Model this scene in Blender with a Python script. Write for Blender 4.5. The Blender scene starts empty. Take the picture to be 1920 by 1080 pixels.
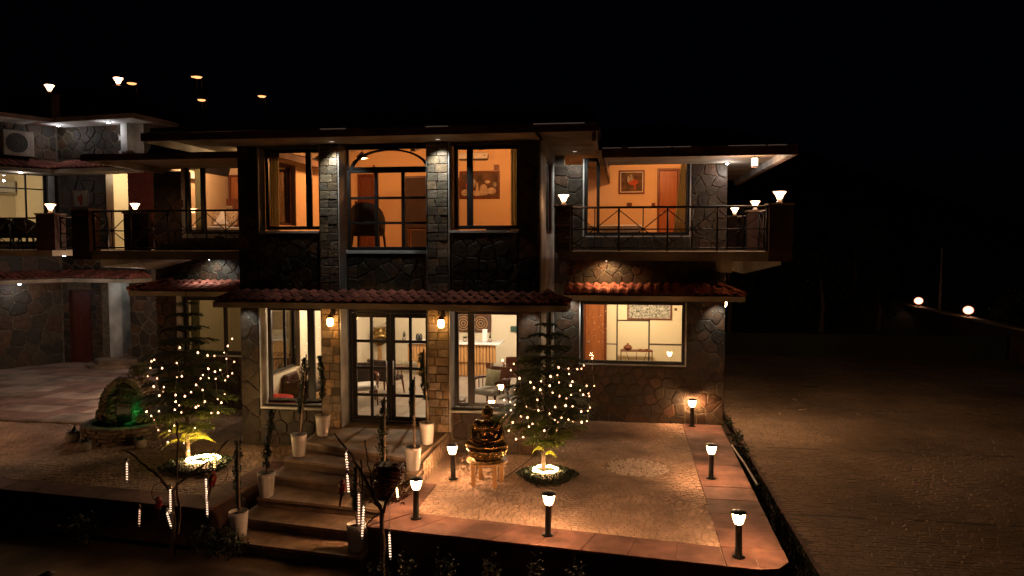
import bpy, math, random
import numpy as np
from mathutils import Vector, Matrix
R = math.radians
random.seed(7)
scene = bpy.context.scene
# ------------------------------------------------------------------ camera, world, exposure
CAM = Vector((0, 0, 4.1)); FPX = 1400.0
cam_data = bpy.data.cameras.new('camera'); cam = bpy.data.objects.new('camera', cam_data)
scene.collection.objects.link(cam); scene.camera = cam
cam.location = CAM; cam.rotation_euler = (R(90 - 3.27), 0, R(8.5))
cam_data.sensor_width = 36; cam_data.lens = 36 * FPX / 1920; cam_data.clip_end = 2000
world = bpy.data.worlds.new('World'); scene.world = world; world.use_nodes = True
wn = world.node_tree
sky = wn.nodes.new('ShaderNodeTexSky'); sky.sky_type = 'NISHITA'; sky.sun_disc = False
sky.sun_elevation = R(4); sky.sun_rotation = R(200)
tint = wn.nodes.new('ShaderNodeMix'); tint.data_type = 'RGBA'; tint.blend_type = 'MULTIPLY'; tint.inputs[0].default_value = 1
tint.inputs[7].default_value = (.22, .28, 1.0, 1)
wn.links.new(sky.outputs[0], tint.inputs[6]); wn.links.new(tint.outputs[2], wn.nodes['Background'].inputs[0])
wn.nodes['Background'].inputs[1].default_value = 0.0003
scene.view_settings.view_transform = 'Standard'; scene.view_settings.look = 'None'
scene.view_settings.exposure = 0; scene.view_settings.gamma = 1; scene.view_settings.use_curve_mapping = False
cy = scene.cycles
cy.use_denoising = True; cy.use_adaptive_sampling = True; cy.adaptive_threshold = 0.01
cy.max_bounces = 6; cy.diffuse_bounces = 3; cy.glossy_bounces = 3; cy.transparent_max_bounces = 24
cy.transmission_bounces = 6; cy.sample_clamp_indirect = 2.0; cy.caustics_reflective = False; cy.caustics_refractive = False
try: cy.use_light_tree = True
except Exception: pass

# pixel of the photograph -> a point on a known plane (only used for measuring where things stand)
_y, _p = R(8.5), R(-3.27)
_F = Vector((-math.sin(_y) * math.cos(_p), math.cos(_y) * math.cos(_p), math.sin(_p)))
_R = Vector((math.cos(_y), math.sin(_y), 0)); _U = _R.cross(_F)
def ray(px, py): return _F + _R * ((px - 960) / FPX) - _U * ((py - 540) / FPX)
def PZ(px, py, z): d = ray(px, py); return CAM + d * ((z - CAM.z) / d.z)
def PY(px, py, y): d = ray(px, py); return CAM + d * (y / d.y)
def PL(px, py, M, yl=0.0):
    Mi = M.inverted(); c = Mi @ CAM; d = Mi.to_3x3() @ ray(px, py); return c + d * ((yl - c.y) / d.y)

# ------------------------------------------------------------------ helpers
I4 = Matrix.Identity(4)
BASE = {}
def base(o): return BASE.get(o.name, Vector((0, 0, 0))) if o else Vector((0, 0, 0))
class MB:
    def __init__(s, M=None): s.v = []; s.f = []; s.M = M or I4
    def add(s, vs, fs, M=None):
        n = len(s.v); T = s.M @ M if M is not None else s.M
        s.v += [T @ Vector(v) for v in vs]; s.f += [tuple(i + n for i in f) for f in fs]; return s
    def box(s, x0, x1, y0, y1, z0, z1, M=None):
        return s.add([(x0,y0,z0),(x1,y0,z0),(x1,y1,z0),(x0,y1,z0),(x0,y0,z1),(x1,y0,z1),(x1,y1,z1),(x0,y1,z1)],
              [(0,3,2,1),(4,5,6,7),(0,1,5,4),(1,2,6,5),(2,3,7,6),(3,0,4,7)], M)
    def bbox(s, x0, x1, y0, y1, z0, z1, b=.01, M=None):     # box with chamfered edges
        xs, ys, zs = (x0, x1), (y0, y1), (z0, z1); vs = []; idx = {}
        for i in (0, 1):
            for j in (0, 1):
                for k in (0, 1):
                    x, y, z = xs[i], ys[j], zs[k]; sx, sy, sz = (b, -b)[i], (b, -b)[j], (b, -b)[k]
                    idx[i, j, k] = len(vs); vs += [(x, y + sy, z + sz), (x + sx, y, z + sz), (x + sx, y + sy, z)]
        g = lambda i, j, k, a: idx[i, j, k] + a
        fs = [tuple(g(i, j, k, 0) for j, k in ((0,0),(0,1),(1,1),(1,0))) for i in (0, 1)]
        fs += [tuple(g(i, j, k, 1) for i, k in ((0,0),(0,1),(1,1),(1,0))) for j in (0, 1)]
        fs += [tuple(g(i, j, k, 2) for i, j in ((0,0),(0,1),(1,1),(1,0))) for k in (0, 1)]
        for i in (0, 1):
            for j in (0, 1): fs.append((g(i,j,0,0), g(i,j,1,0), g(i,j,1,1), g(i,j,0,1)))
            for k in (0, 1): fs.append((g(i,0,k,0), g(i,1,k,0), g(i,1,k,2), g(i,0,k,2)))
        for j in (0, 1):
            for k in (0, 1): fs.append((g(0,j,k,1), g(1,j,k,1), g(1,j,k,2), g(0,j,k,2)))
        for i in (0, 1):
            for j in (0, 1):
                for k in (0, 1): fs.append((g(i,j,k,0), g(i,j,k,1), g(i,j,k,2)))
        return s.add(vs, fs, M)
    def tube(s, pts, rad, n=8, cap=True, M=None):
        pts = [Vector(p) for p in pts]; m = len(pts)
        if not hasattr(rad, '__len__'): rad = [rad] * m
        vs = []; fs = []; prev = None
        for i, p in enumerate(pts):
            d = (pts[min(i + 1, m - 1)] - pts[max(i - 1, 0)]).normalized()
            if prev is None: a = d.orthogonal().normalized()
            else:
                a = prev - d * prev.dot(d)
                a = a.normalized() if a.length > 1e-6 else d.orthogonal().normalized()
            prev = a; b = d.cross(a)
            for k in range(n):
                t = 2 * math.pi * k / n; vs.append(p + (a * math.cos(t) + b * math.sin(t)) * rad[i])
        for i in range(m - 1):
            for k in range(n):
                k2 = (k + 1) % n; fs.append((i*n+k, i*n+k2, (i+1)*n+k2, (i+1)*n+k))
        if cap: fs.append(tuple(range(n - 1, -1, -1))); fs.append(tuple((m-1)*n + k for k in range(n)))
        return s.add(vs, fs, M)
    def lathe(s, prof, n=20, c=(0, 0, 0), M=None, sx=1, sy=1, cap=True):
        vs = []; fs = []; m = len(prof)
        for r, z in prof:
            for k in range(n):
                t = 2 * math.pi * k / n; vs.append((c[0] + r*sx*math.cos(t), c[1] + r*sy*math.sin(t), c[2] + z))
        for i in range(m - 1):
            for k in range(n):
                k2 = (k + 1) % n; fs.append((i*n+k, i*n+k2, (i+1)*n+k2, (i+1)*n+k))
        if cap: fs.append(tuple(range(n-1, -1, -1))); fs.append(tuple((m-1)*n + k for k in range(n)))
        return s.add(vs, fs, M)
    def prism(s, poly, z0, z1, M=None):
        n = len(poly)
        vs = [(p[0], p[1], z0) for p in poly] + [(p[0], p[1], z1) for p in poly]
        return s.add(vs, [tuple(range(n-1,-1,-1)), tuple(range(n, 2*n))] + [(i, (i+1)%n, n+(i+1)%n, n+i) for i in range(n)], M)
    def ell(s, c, r, n=12, m=8, M=None):
        vs = [(c[0], c[1], c[2] - r[2])]; fs = []
        for i in range(1, m):
            a = math.pi * i / m
            for k in range(n):
                t = 2*math.pi*k/n
                vs.append((c[0] + r[0]*math.sin(a)*math.cos(t), c[1] + r[1]*math.sin(a)*math.sin(t), c[2] - r[2]*math.cos(a)))
        vs.append((c[0], c[1], c[2] + r[2])); L = len(vs) - 1
        for k in range(n):
            k2 = (k+1) % n; fs.append((0, 1+k2, 1+k)); fs.append((L, L-n+k, L-n+k2))
            for i in range(m - 2): fs.append((1+i*n+k, 1+i*n+k2, 1+(i+1)*n+k2, 1+(i+1)*n+k))
        return s.add(vs, fs, M)
    def build(s, name, mt, parent=None, smooth=False):
        b = base(parent); me = bpy.data.meshes.new(name)
        me.from_pydata([tuple(v - b) for v in s.v], [], s.f); me.update()
        me.materials.append(mt)
        if smooth: me.polygons.foreach_set('use_smooth', [True] * len(me.polygons))
        o = bpy.data.objects.new(name, me); scene.collection.objects.link(o)
        if parent: o.parent = parent; BASE[o.name] = b
        return o
def recalc(o):
    import bmesh
    bm = bmesh.new(); bm.from_mesh(o.data); bmesh.ops.recalc_face_normals(bm, faces=bm.faces); bm.to_mesh(o.data); bm.free(); return o
def remesh(o, vox=.012, smooth=4):                         # fuse overlapping shapes into one continuous skin
    m = o.modifiers.new('r', 'REMESH'); m.mode = 'VOXEL'; m.voxel_size = vox
    if smooth: k = o.modifiers.new('s', 'SMOOTH'); k.iterations = smooth; k.factor = .5
    bpy.context.view_layer.update()
    ev = o.evaluated_get(bpy.context.evaluated_depsgraph_get()); me = bpy.data.meshes.new_from_object(ev)
    old = o.data; o.modifiers.clear(); mt = old.materials[0]; o.data = me
    if not me.materials: me.materials.append(mt)
    me.polygons.foreach_set('use_smooth', [True] * len(me.polygons)); return o
def tag(o, label=None, cat=None, group=None, kind=None):
    if label: o['label'] = label
    if cat: o['category'] = cat
    if group: o['group'] = group
    if kind: o['kind'] = kind
    return o
def thing(name, loc, label, cat, group=None):
    o = bpy.data.objects.new(name, None); scene.collection.objects.link(o); o.location = loc
    o.empty_display_size = .1; BASE[o.name] = Vector(loc); return tag(o, label, cat, group)
def struct(o): o['kind'] = 'structure'; return o
def place(mesh_ob, parent, p, rz=0, rot=None, sc=None):     # instance of a piece's mesh
    o = mesh_ob.copy(); scene.collection.objects.link(o); o.parent = parent
    o.location = Vector(p) - base(parent); o.rotation_euler = rot if rot else (0, 0, rz)
    if sc: o.scale = sc
    return o
def kids(o): return [c for c in bpy.data.objects if c.parent == o]
def dup(o, loc=None, rz=None, label=None, group=None, parent=None):
    c = o.copy(); scene.collection.objects.link(c)
    if parent is not None: c.parent = parent
    if loc is not None: c.location = loc
    if rz is not None: c.rotation_euler = (0, 0, rz)
    if label: c['label'] = label
    if group: c['group'] = group
    for k in kids(o): dup(k, parent=c)
    return c
def lamp(name, kind, loc, col, power, radius=.05, parent=None, aim=None, spot=None, blend=.6):
    d = bpy.data.lights.new(name, kind); d.color = col; d.energy = power; d.shadow_soft_size = radius
    if kind == 'SPOT': d.spot_size = R(spot or 90); d.spot_blend = blend
    o = bpy.data.objects.new(name, d); scene.collection.objects.link(o)
    if parent: o.parent = parent; o.location = Vector(loc) - base(parent)
    else: o.location = loc
    if aim is not None: o.rotation_euler = (Vector(aim) - Vector(loc)).to_track_quat('-Z', 'Y').to_euler()
    return o

# ------------------------------------------------------------------ materials
def mat(name, c1, c2=None, rough=.8, scale=6, bump=.2, bscale=30, metal=0, rnd=0.0, spec=.4, hue=None, detail=6, stretch=None, blotch=0):
    m = bpy.data.materials.new(name); m.use_nodes = True; nt = m.node_tree; N = nt.nodes; Lk = nt.links
    bs = N['Principled BSDF']; c2 = c2 or tuple(x * .75 for x in c1)
    tc = N.new('ShaderNodeTexCoord'); mp = N.new('ShaderNodeMapping'); Lk.new(tc.outputs['Object'], mp.inputs[0])
    if stretch: mp.inputs['Scale'].default_value = stretch
    oi = N.new('ShaderNodeObjectInfo')
    ns = N.new('ShaderNodeTexNoise'); ns.inputs['Scale'].default_value = scale; ns.inputs['Detail'].default_value = detail
    ns.noise_dimensions = '4D'; Lk.new(mp.outputs[0], ns.inputs['Vector'])
    mw = N.new('ShaderNodeMath'); mw.operation = 'MULTIPLY'; mw.inputs[1].default_value = 37; Lk.new(oi.outputs['Random'], mw.inputs[0]); Lk.new(mw.outputs[0], ns.inputs['W'])
    rp = N.new('ShaderNodeValToRGB'); rp.color_ramp.elements[0].position = .35; rp.color_ramp.elements[1].position = .68
    rp.color_ramp.elements[0].color = (*c1, 1); rp.color_ramp.elements[1].color = (*c2, 1); Lk.new(ns.outputs[0], rp.inputs[0])
    col = rp.outputs[0]
    if hue:                                                  # palette: whole pieces differ from one another
        pr = N.new('ShaderNodeValToRGB'); pr.color_ramp.interpolation = 'CONSTANT'
        while len(pr.color_ramp.elements) < len(hue): pr.color_ramp.elements.new(.5)
        for i, h in enumerate(hue): pr.color_ramp.elements[i].position = i / len(hue); pr.color_ramp.elements[i].color = (*h, 1)
        Lk.new(oi.outputs['Random'], pr.inputs[0])
        mx = N.new('ShaderNodeMix'); mx.data_type = 'RGBA'; mx.blend_type = 'MULTIPLY'; mx.inputs[0].default_value = 1
        Lk.new(col, mx.inputs[6]); Lk.new(pr.outputs[0], mx.inputs[7]); col = mx.outputs[2]
    if rnd:
        mr = N.new('ShaderNodeMapRange'); mr.inputs[3].default_value = 1 - rnd; mr.inputs[4].default_value = 1 + rnd
        wn_ = N.new('ShaderNodeTexWhiteNoise'); wn_.noise_dimensions = '1D'; Lk.new(mw.outputs[0], wn_.inputs['W']); Lk.new(wn_.outputs[0], mr.inputs[0])
        vm = N.new('ShaderNodeVectorMath'); vm.operation = 'SCALE'; Lk.new(col, vm.inputs[0]); Lk.new(mr.outputs[0], vm.inputs['Scale']); col = vm.outputs[0]
    if blotch:
        n3 = N.new('ShaderNodeTexNoise'); n3.inputs['Scale'].default_value = blotch; n3.inputs['Detail'].default_value = 4
        Lk.new(tc.outputs['Object'], n3.inputs[0])
        m3 = N.new('ShaderNodeMapRange'); m3.inputs[1].default_value = .35; m3.inputs[2].default_value = .7; m3.inputs[3].default_value = .5; m3.inputs[4].default_value = 1.25
        Lk.new(n3.outputs[0], m3.inputs[0])
        v3 = N.new('ShaderNodeVectorMath'); v3.operation = 'SCALE'; Lk.new(col, v3.inputs[0]); Lk.new(m3.outputs[0], v3.inputs['Scale']); col = v3.outputs[0]
    Lk.new(col, bs.inputs['Base Color'])
    bs.inputs['Roughness'].default_value = rough; bs.inputs['Metallic'].default_value = metal
    bs.inputs['Specular IOR Level'].default_value = spec
    if bump:
        n2 = N.new('ShaderNodeTexNoise'); n2.inputs['Scale'].default_value = bscale; n2.inputs['Detail'].default_value = 5; Lk.new(mp.outputs[0], n2.inputs[0])
        bp = N.new('ShaderNodeBump'); bp.inputs['Strength'].default_value = bump; bp.inputs['Distance'].default_value = .02
        Lk.new(n2.outputs[0], bp.inputs['Height']); Lk.new(bp.outputs[0], bs.inputs['Normal'])
    return m
def emis(name, col, st, sample=True):
    m = bpy.data.materials.new(name); m.use_nodes = True; bs = m.node_tree.nodes['Principled BSDF']
    bs.inputs['Base Color'].default_value = (.8, .8, .8, 1); bs.inputs['Emission Color'].default_value = (*col, 1)
    bs.inputs['Emission Strength'].default_value = st
    if not sample: m.cycles.emission_sampling = 'NONE'
    return m
def glass_mat(name, refl=1.0, tintc=(1, 1, 1)):
    m = bpy.data.materials.new(name); m.use_nodes = True; nt = m.node_tree; N = nt.nodes; N.clear()
    out = N.new('ShaderNodeOutputMaterial'); mx = N.new('ShaderNodeMixShader'); tr = N.new('ShaderNodeBsdfTransparent'); gl = N.new('ShaderNodeBsdfGlossy')
    tr.inputs[0].default_value = (*tintc, 1); gl.inputs['Roughness'].default_value = 0.01; fr = N.new('ShaderNodeFresnel'); fr.inputs[0].default_value = 1.5
    ml = N.new('ShaderNodeMath'); ml.operation = 'MULTIPLY'; ml.inputs[1].default_value = refl
    nt.links.new(fr.outputs[0], ml.inputs[0]); nt.links.new(ml.outputs[0], mx.inputs[0])
    nt.links.new(tr.outputs[0], mx.inputs[1]); nt.links.new(gl.outputs[0], mx.inputs[2]); nt.links.new(mx.outputs[0], out.inputs[0]); return m
STONEHUES = [(1, 1, .9), (.75, .8, .68), (1.3, .95, .7), (.55, .55, .5), (.95, 1.0, .82), (1.5, 1.1, .8), (.8, .62, .48)]
M = dict(
 stone=mat('dark_slate', (.060, .039, .023), (.021, .0145, .009), rough=.6, scale=9, bump=1.0, bscale=11, hue=STONEHUES, rnd=.3, spec=.4),
 mortar=mat('mortar', (.15, .12, .08), (.05, .04, .028), rough=.95, scale=12, bump=.5, bscale=50),
 brick=mat('sandstone_block', (.33, .255, .185), (.19, .145, .105), rough=.85, scale=9, bump=.9, bscale=22, hue=[(1, 1, 1), (.7, .72, .68), (1.15, 1, .8), (.5, .5, .47), (.85, .8, .65), (.62, .55, .42)], rnd=.25),
 ledge=mat('ledge_stone', (.2, .14, .09), (.13, .09, .06), rough=.85, scale=9, bump=.7, rnd=.35),
 redbrick=mat('red_brick', (.2, .035, .02), (.13, .02, .012), rough=.9, rnd=.3, bump=.4),
 plaster=mat('white_plaster', (.62, .6, .57), (.52, .5, .46), rough=.85, scale=3, bump=.12, blotch=1.3),
 beige=mat('beige_paint', (.42, .34, .24), (.34, .27, .19), rough=.8, scale=3, bump=.12, blotch=1.1),
 fascia=mat('brown_fascia', (.2, .11, .075), (.13, .07, .05), rough=.75, scale=3, blotch=1.5),
 roof=mat('dark_roof_sheet', (.012, .01, .01), rough=.8),
 drip=mat('drip_edge_metal', (.6, .6, .6), rough=.35, metal=.8, bump=0),
 frontleaf=mat('front_bed_leaf', (.018, .026, .01), rough=.9, bump=0),
 tile=mat('clay_roof_tile', (.44, .14, .09), (.22, .068, .045), rough=.9, scale=14, bump=.6, rnd=.42, blotch=3, spec=.2),
 frame=mat('black_window_frame', (.018, .014, .012), rough=.45, bump=.05),
 brownframe=mat('brown_window_frame', (.06, .02, .012), rough=.45, bump=.05),
 glass=glass_mat('window_glass', 1.3), glass2=glass_mat('side_window_glass', .3),
 rail=mat('black_rail_paint', (.02, .017, .015), rough=.5, bump=.05),
 slab=mat('red_sandstone_slab', (.25, .125, .095), (.17, .082, .062), rough=.88, scale=5, bump=.25, rnd=.14, blotch=1.4),
 slab2=mat('court_slab', (.4, .31, .25), (.3, .23, .185), rough=.7, scale=4, bump=.25, hue=[(1, .95, .88), (.72, .55, .5), (1, .93, .88), (.7, .52, .48), (1.1, 1, .92)], rnd=.1, blotch=1.2),
 cobble=mat('cobble', (.58, .40, .30), (.45, .31, .23), rough=.9, scale=5, bump=.5, bscale=40, detail=10, blotch=.9),
 pebble=mat('pale_pebble', (.75, .62, .52), (.5, .4, .33), rough=.7, scale=30),
 joint=mat('joint_grit', (.38, .26, .19), (.27, .185, .13), rough=.95, scale=20, bump=.4),
 court_joint=mat('court_joint', (.06, .042, .03), rough=.95),
 paver=mat('court_paver', (.21, .15, .105), (.145, .105, .075), rough=1.0, scale=3, bump=.3, bscale=45, detail=10, blotch=.28),
 soil=mat('soil', (.035, .024, .016), rough=1, scale=15, bump=.8),
 concrete=mat('path_concrete', (.2, .13, .085), (.13, .085, .055), rough=.85, scale=3, bump=.2, blotch=1.2),
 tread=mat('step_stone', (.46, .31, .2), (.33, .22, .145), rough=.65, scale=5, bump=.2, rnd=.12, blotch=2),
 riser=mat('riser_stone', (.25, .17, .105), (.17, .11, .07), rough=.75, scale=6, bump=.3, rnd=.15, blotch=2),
 retain=mat('retaining_plaster', (.08, .036, .026), (.045, .022, .016), rough=.9, blotch=1.2),
 pot=mat('white_pot', (.72, .66, .6), (.68, .62, .56), rough=.25, bump=.02, spec=.6),
 clay=mat('grey_clay_pot', (.3, .25, .2), rough=.8),
 leaf=mat('dark_foliage', (.035, .052, .019), (.02, .033, .012), rough=.6, scale=10, bump=0, blotch=3),
 pine=mat('pine_foliage', (.09, .12, .035), (.05, .075, .022), rough=.55, scale=10, bump=0, blotch=3),
 bark=mat('bark', (.12, .075, .045), (.07, .045, .03), rough=.9, scale=20, bump=.6),
 stake=mat('wood_stake', (.42, .3, .2), rough=.7),
 black=mat('black_metal', (.015, .013, .012), rough=.4, bump=.03),
 wood=mat('light_wood', (.5, .27, .1), (.38, .19, .07), rough=.5, scale=4, stretch=(6, 6, .6), bump=.1),
 darkwood=mat('red_wood', (.16, .045, .02), (.1, .028, .013), rough=.4, scale=4, stretch=(6, 6, .6), bump=.1),
 doorwood=mat('orange_wood', (.35, .12, .04), (.24, .075, .025), rough=.4, scale=3, stretch=(6, 6, .6), bump=.08),
 gold=mat('dark_gold', (.33, .21, .075), (.11, .07, .025), rough=.27, metal=.92, bump=.15, bscale=20, scale=8),
 orangewall=mat('tan_wall', (.74, .54, .33), (.7, .5, .3), rough=.85, scale=2, bump=.03),
 creamwall=mat('cream_wall', (.78, .68, .5), (.75, .65, .47), rough=.8, scale=2, bump=.03),
 whitewall=mat('white_wall', (.75, .74, .7), (.72, .71, .67), rough=.8, bump=.03),
 ceil=mat('ceiling_paint', (.6, .5, .38), rough=.85, bump=.03),
 floor=mat('lobby_floor', (.3, .25, .2), (.25, .2, .16), rough=.4, scale=6, bump=.05),
 groove=mat('panel_groove', (.08, .06, .045), rough=.8, bump=0),
 curtain=mat('curtain_cloth', (.42, .38, .27), (.36, .32, .22), rough=.9, scale=20, bump=.1),
 cloth=mat('white_cloth', (.75, .72, .68), rough=.9, bump=.15, bscale=10),
 darkcloth=mat('dark_cloth', (.035, .02, .015), rough=.9),
 bedlinen=mat('bed_linen', (.86, .88, .95), rough=.9, bump=.15, bscale=10),
 redcloth=mat('red_cloth', (.45, .015, .01), rough=.8),
 pattern=mat('printed_cloth', (.6, .45, .28), (.05, .025, .02), rough=.9, scale=38, detail=1, bump=.1),
 acwhite=mat('ac_white', (.7, .7, .68), rough=.4, bump=0),
 white=mat('white_paint', (.75, .74, .72), rough=.6, bump=.02),
 marble=mat('white_counter', (.8, .78, .74), (.7, .68, .65), rough=.3, scale=3, bump=0),
 red=mat('red_feather', (.4, .025, .015), (.25, .015, .01), rough=.6, bump=.3),
 green=mat('green_feather', (.03, .1, .05), rough=.6), yellow=mat('yellow_feather', (.6, .3, .04), rough=.6),
 wire=mat('pale_wire', (.45, .36, .3), rough=.5, bump=0),
 tubeglass=glass_mat('clear_tube', 1.0, (.9, .9, .9)),
 water=mat('dark_water', (.01, .03, .02), rough=.08, bump=.15, bscale=8),
 reddoor=mat('red_door', (.09, .02, .01), (.06, .013, .008), rough=.5, stretch=(6, 6, .5), scale=3),
 hill=mat('hill_scrub', (.03, .035, .018), (.02, .02, .012), rough=1, scale=.5),
)
WARM = (1.0, .50, .20); WARM2 = (1.0, .62, .30); ORG = (1.0, .47, .17); COOL = (.85, .9, 1.0); CREAM = (1.0, .78, .46)
def cup(name, col, st, rim, rc):                             # frosted cup: hot behind the bulb, amber towards its turned-away edges
    m = emis(name, col, st); nt = m.node_tree; N = nt.nodes; bs = N['Principled BSDF']; lw = N.new('ShaderNodeLayerWeight'); lw.inputs[0].default_value = .5
    mr = N.new('ShaderNodeMapRange'); mr.inputs[1].default_value = .25; mr.inputs[2].default_value = .78; mr.inputs[3].default_value = st; mr.inputs[4].default_value = rim; mr.interpolation_type = 'SMOOTHSTEP'
    nt.links.new(lw.outputs['Facing'], mr.inputs[0]); nt.links.new(mr.outputs[0], bs.inputs['Emission Strength'])
    mx = N.new('ShaderNodeMix'); mx.data_type = 'RGBA'; mx.inputs[6].default_value = (*col, 1); mx.inputs[7].default_value = (*rc, 1); nt.links.new(lw.outputs['Facing'], mx.inputs[0]); nt.links.new(mx.outputs[2], bs.inputs['Emission Color']); return m
M['lampglow'] = cup('lamp_glow', (1.0, .53, .26), 275, 1.4, (1, .40, .12))
M['pillarglow'] = cup('pillar_lamp_glow', (1.0, .56, .30), 26, 1.1, (1, .4, .16))
M['jarglow'] = emis('jar_glow', (1.0, .50, .14), 30)
M['bulb'] = emis('fairy_bulb_glow', (1.0, .50, .25), 7)
M['ring'] = emis('rope_light_glow', (1.0, .60, .25), 150)
M['led'] = emis('led_glow', (1.0, .62, .40), 2.6)
M['disc'] = emis('disc_lamp_glow', (1.0, .40, .14), 2.2)
M['globe'] = cup('globe_lamp_glow', (1.0, .58, .38), 5, .7, (1, .16, .05))
M['coolglow'] = emis('cool_downlight_glow', (.85, .85, 1.0), 30)
M['warmglow'] = emis('warm_downlight_glow', (1.0, .7, .45), 14)
M['pendglow'] = emis('pendant_glow', (1.0, .62, .3), 10)
M['edge_glint'] = emis('roof_edge_glint', (1.0, .7, .55), .045)  # light reflected off the roof edge, put in as weak emission
M['green_lamp'] = emis('green_lamp_glow', (.0, .8, .25), 3)
M['recess'] = emis('recessed_lamp_glow', (1.0, .85, .7), .8)

# ------------------------------------------------------------------ generators for walls, stones, tiles
def wall_boxes(mb, x0, x1, z0, z1, y0, y1, holes=()):
    xs = sorted({x0, x1, *[h[0] for h in holes], *[h[1] for h in holes]}); zs = sorted({z0, z1, *[h[2] for h in holes], *[h[3] for h in holes]})
    for a, b in zip(xs, xs[1:]):
        run = None
        for c, d in zip(zs, zs[1:]):
            mx, mz = (a+b)/2, (c+d)/2
            inside = x0 < mx < x1 and z0 < mz < z1 and not any(h[0] < mx < h[1] and h[2] < mz < h[3] for h in holes)
            if inside: run = (run[0], d) if run else (c, d)
            elif run: mb.box(a, b, y0, y1, *run); run = None
        if run: mb.box(a, b, y0, y1, *run)
    return mb
def clip(poly, a, b, c):                                     # keep a*x+b*y<=c
    out = []
    for i in range(len(poly)):
        p, q = poly[i], poly[(i+1) % len(poly)]; dp, dq = a*p[0]+b*p[1]-c, a*q[0]+b*q[1]-c
        if dp <= 0: out.append(p)
        if dp * dq < 0: t = dp / (dp - dq); out.append((p[0]+(q[0]-p[0])*t, p[1]+(q[1]-p[1])*t))
    return out
def inset(poly, d):
    cx = sum(p[0] for p in poly)/len(poly); cz = sum(p[1] for p in poly)/len(poly); out = poly[:]
    for i in range(len(poly)):
        p, q = poly[i], poly[(i+1) % len(poly)]; nx, nz = q[1]-p[1], -(q[0]-p[0]); L = math.hypot(nx, nz)
        if L < 1e-6: continue
        nx /= L; nz /= L
        if (cx-p[0])*nx + (cz-p[1])*nz > 0: nx, nz = -nx, -nz
        out = clip(out, nx, nz, p[0]*nx + p[1]*nz - d)
        if len(out) < 3: return []
    # drop near-duplicate corners
    res = []
    for p in out:
        if not res or math.hypot(p[0]-res[-1][0], p[1]-res[-1][1]) > .008: res.append(p)
    return res if len(res) >= 3 else []
def cells(x0, x1, z0, z1, size, rng):
    nx = max(1, round((x1-x0)/size)); nz = max(1, round((z1-z0)/(size*.86)))
    seeds = [(x0+(i+.5+rng.uniform(-.38, .38)+(.25 if j % 2 else -.25))*(x1-x0)/nx, z0+(j+.5+rng.uniform(-.38, .38))*(z1-z0)/nz) for i in range(nx) for j in range(nz)]
    for s in seeds:
        poly = [(x0, z0), (x1, z0), (x1, z1), (x0, z1)]
        for t in seeds:
            if t is s or abs(t[0]-s[0]) > 3*size or abs(t[1]-s[1]) > 3*size: continue
            a, b = t[0]-s[0], t[1]-s[1]; poly = clip(poly, a, b, a*(t[0]+s[0])/2 + b*(t[1]+s[1])/2)
            if len(poly) < 3: break
        if len(poly) >= 3: yield poly
def chamfer(poly, f=.22):                                     # knock the sharp corners off a stone's outline
    out = []
    for i, p in enumerate(poly):
        a, b = poly[i-1], poly[(i+1) % len(poly)]
        out.append((p[0]+(a[0]-p[0])*f, p[1]+(a[1]-p[1])*f)); out.append((p[0]+(b[0]-p[0])*f, p[1]+(b[1]-p[1])*f))
    return out
def stone_panel(parent, x0, x1, z0, z1, Y, Mx=I4, size=.4, gap=.008, th=.026, seed=1, m=None, name='stone'):
    rng = random.Random(seed)
    for poly in cells(x0, x1, z0, z1, size, rng):
        p0 = inset(poly, gap*rng.uniform(.7, 1.5))
        if len(p0) < 3: continue
        p0 = chamfer(p0, .11); p1 = inset(p0, .012)
        if len(p1) < 3: continue
        h = th*rng.uniform(.6, 1.25); cx = sum(p[0] for p in p0)/len(p0); cz = sum(p[1] for p in p0)/len(p0)
        n = len(p0); k = len(p1); tx, tz = rng.uniform(-.04, .04), rng.uniform(-.04, .04)
        # scaled inner ring keeps the same corner count
        q = [(cx+(p[0]-cx)*.9, cz+(p[1]-cz)*.9) for p in p0]
        f = lambda p: Y - h - (p[0]-cx)*tx - (p[1]-cz)*tz
        vs = [(p[0], Y+.002, p[1]) for p in p0] + [(p[0], f(p)+.008, p[1]) for p in p0] + [(p[0], f(p), p[1]) for p in q]
        fs = [(i, (i+1) % n, n+(i+1) % n, n+i) for i in range(n)] + [(n+i, n+(i+1) % n, 2*n+(i+1) % n, 2*n+i) for i in range(n)] + [tuple(range(2*n, 3*n))]
        MB(Mx).add(vs, fs).build(name, m or M['stone'], parent)
_bricks = {}
def brick_piece(w, h, d, m, name):
    key = (round(w, 2), round(h, 3), round(d, 2), m.name, name)
    if key not in _bricks:
        me = MB().bbox(-w/2, w/2, 0, d, 0, h, .008); t = bpy.data.meshes.new(name); t.from_pydata([tuple(v) for v in me.v], [], me.f); t.materials.append(m); _bricks[key] = t
    return _bricks[key]
def coursed(parent, x0, x1, z0, z1, Y, ch=.165, wmin=.14, wmax=.26, d=.06, m=None, name='brick', seed=1, side=None, gap=.01):
    """rows of blocks on a face; side None = facing the street, 'R' = on a face looking right (x0,x1 are then depths, Y is x)"""
    rng = random.Random(seed); z = z0
    while z < z1 - .04:
        h = min(ch, z1 - z); x = x0
        while x < x1 - .02:
            w = rng.uniform(wmin, wmax)
            if x1 - (x + w) < wmin*.7: w = x1 - x
            w = round(w/.02)*.02 if x1-(x+w) > .05 else x1 - x
            o = bpy.data.objects.new(name, brick_piece(max(.03, w-gap), h-gap, d, m or M['brick'], name)); scene.collection.objects.link(o); o.parent = parent
            j = rng.uniform(0, .012)
            if side == 'R': o.location = Vector((Y - j + d, x+w/2, z)) - base(parent); o.rotation_euler = (0, 0, R(90)); o.location.x += 0
            else: o.location = Vector((x+w/2, Y - d + j, z)) - base(parent)
            x += w
        z += h
TILE = None
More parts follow.
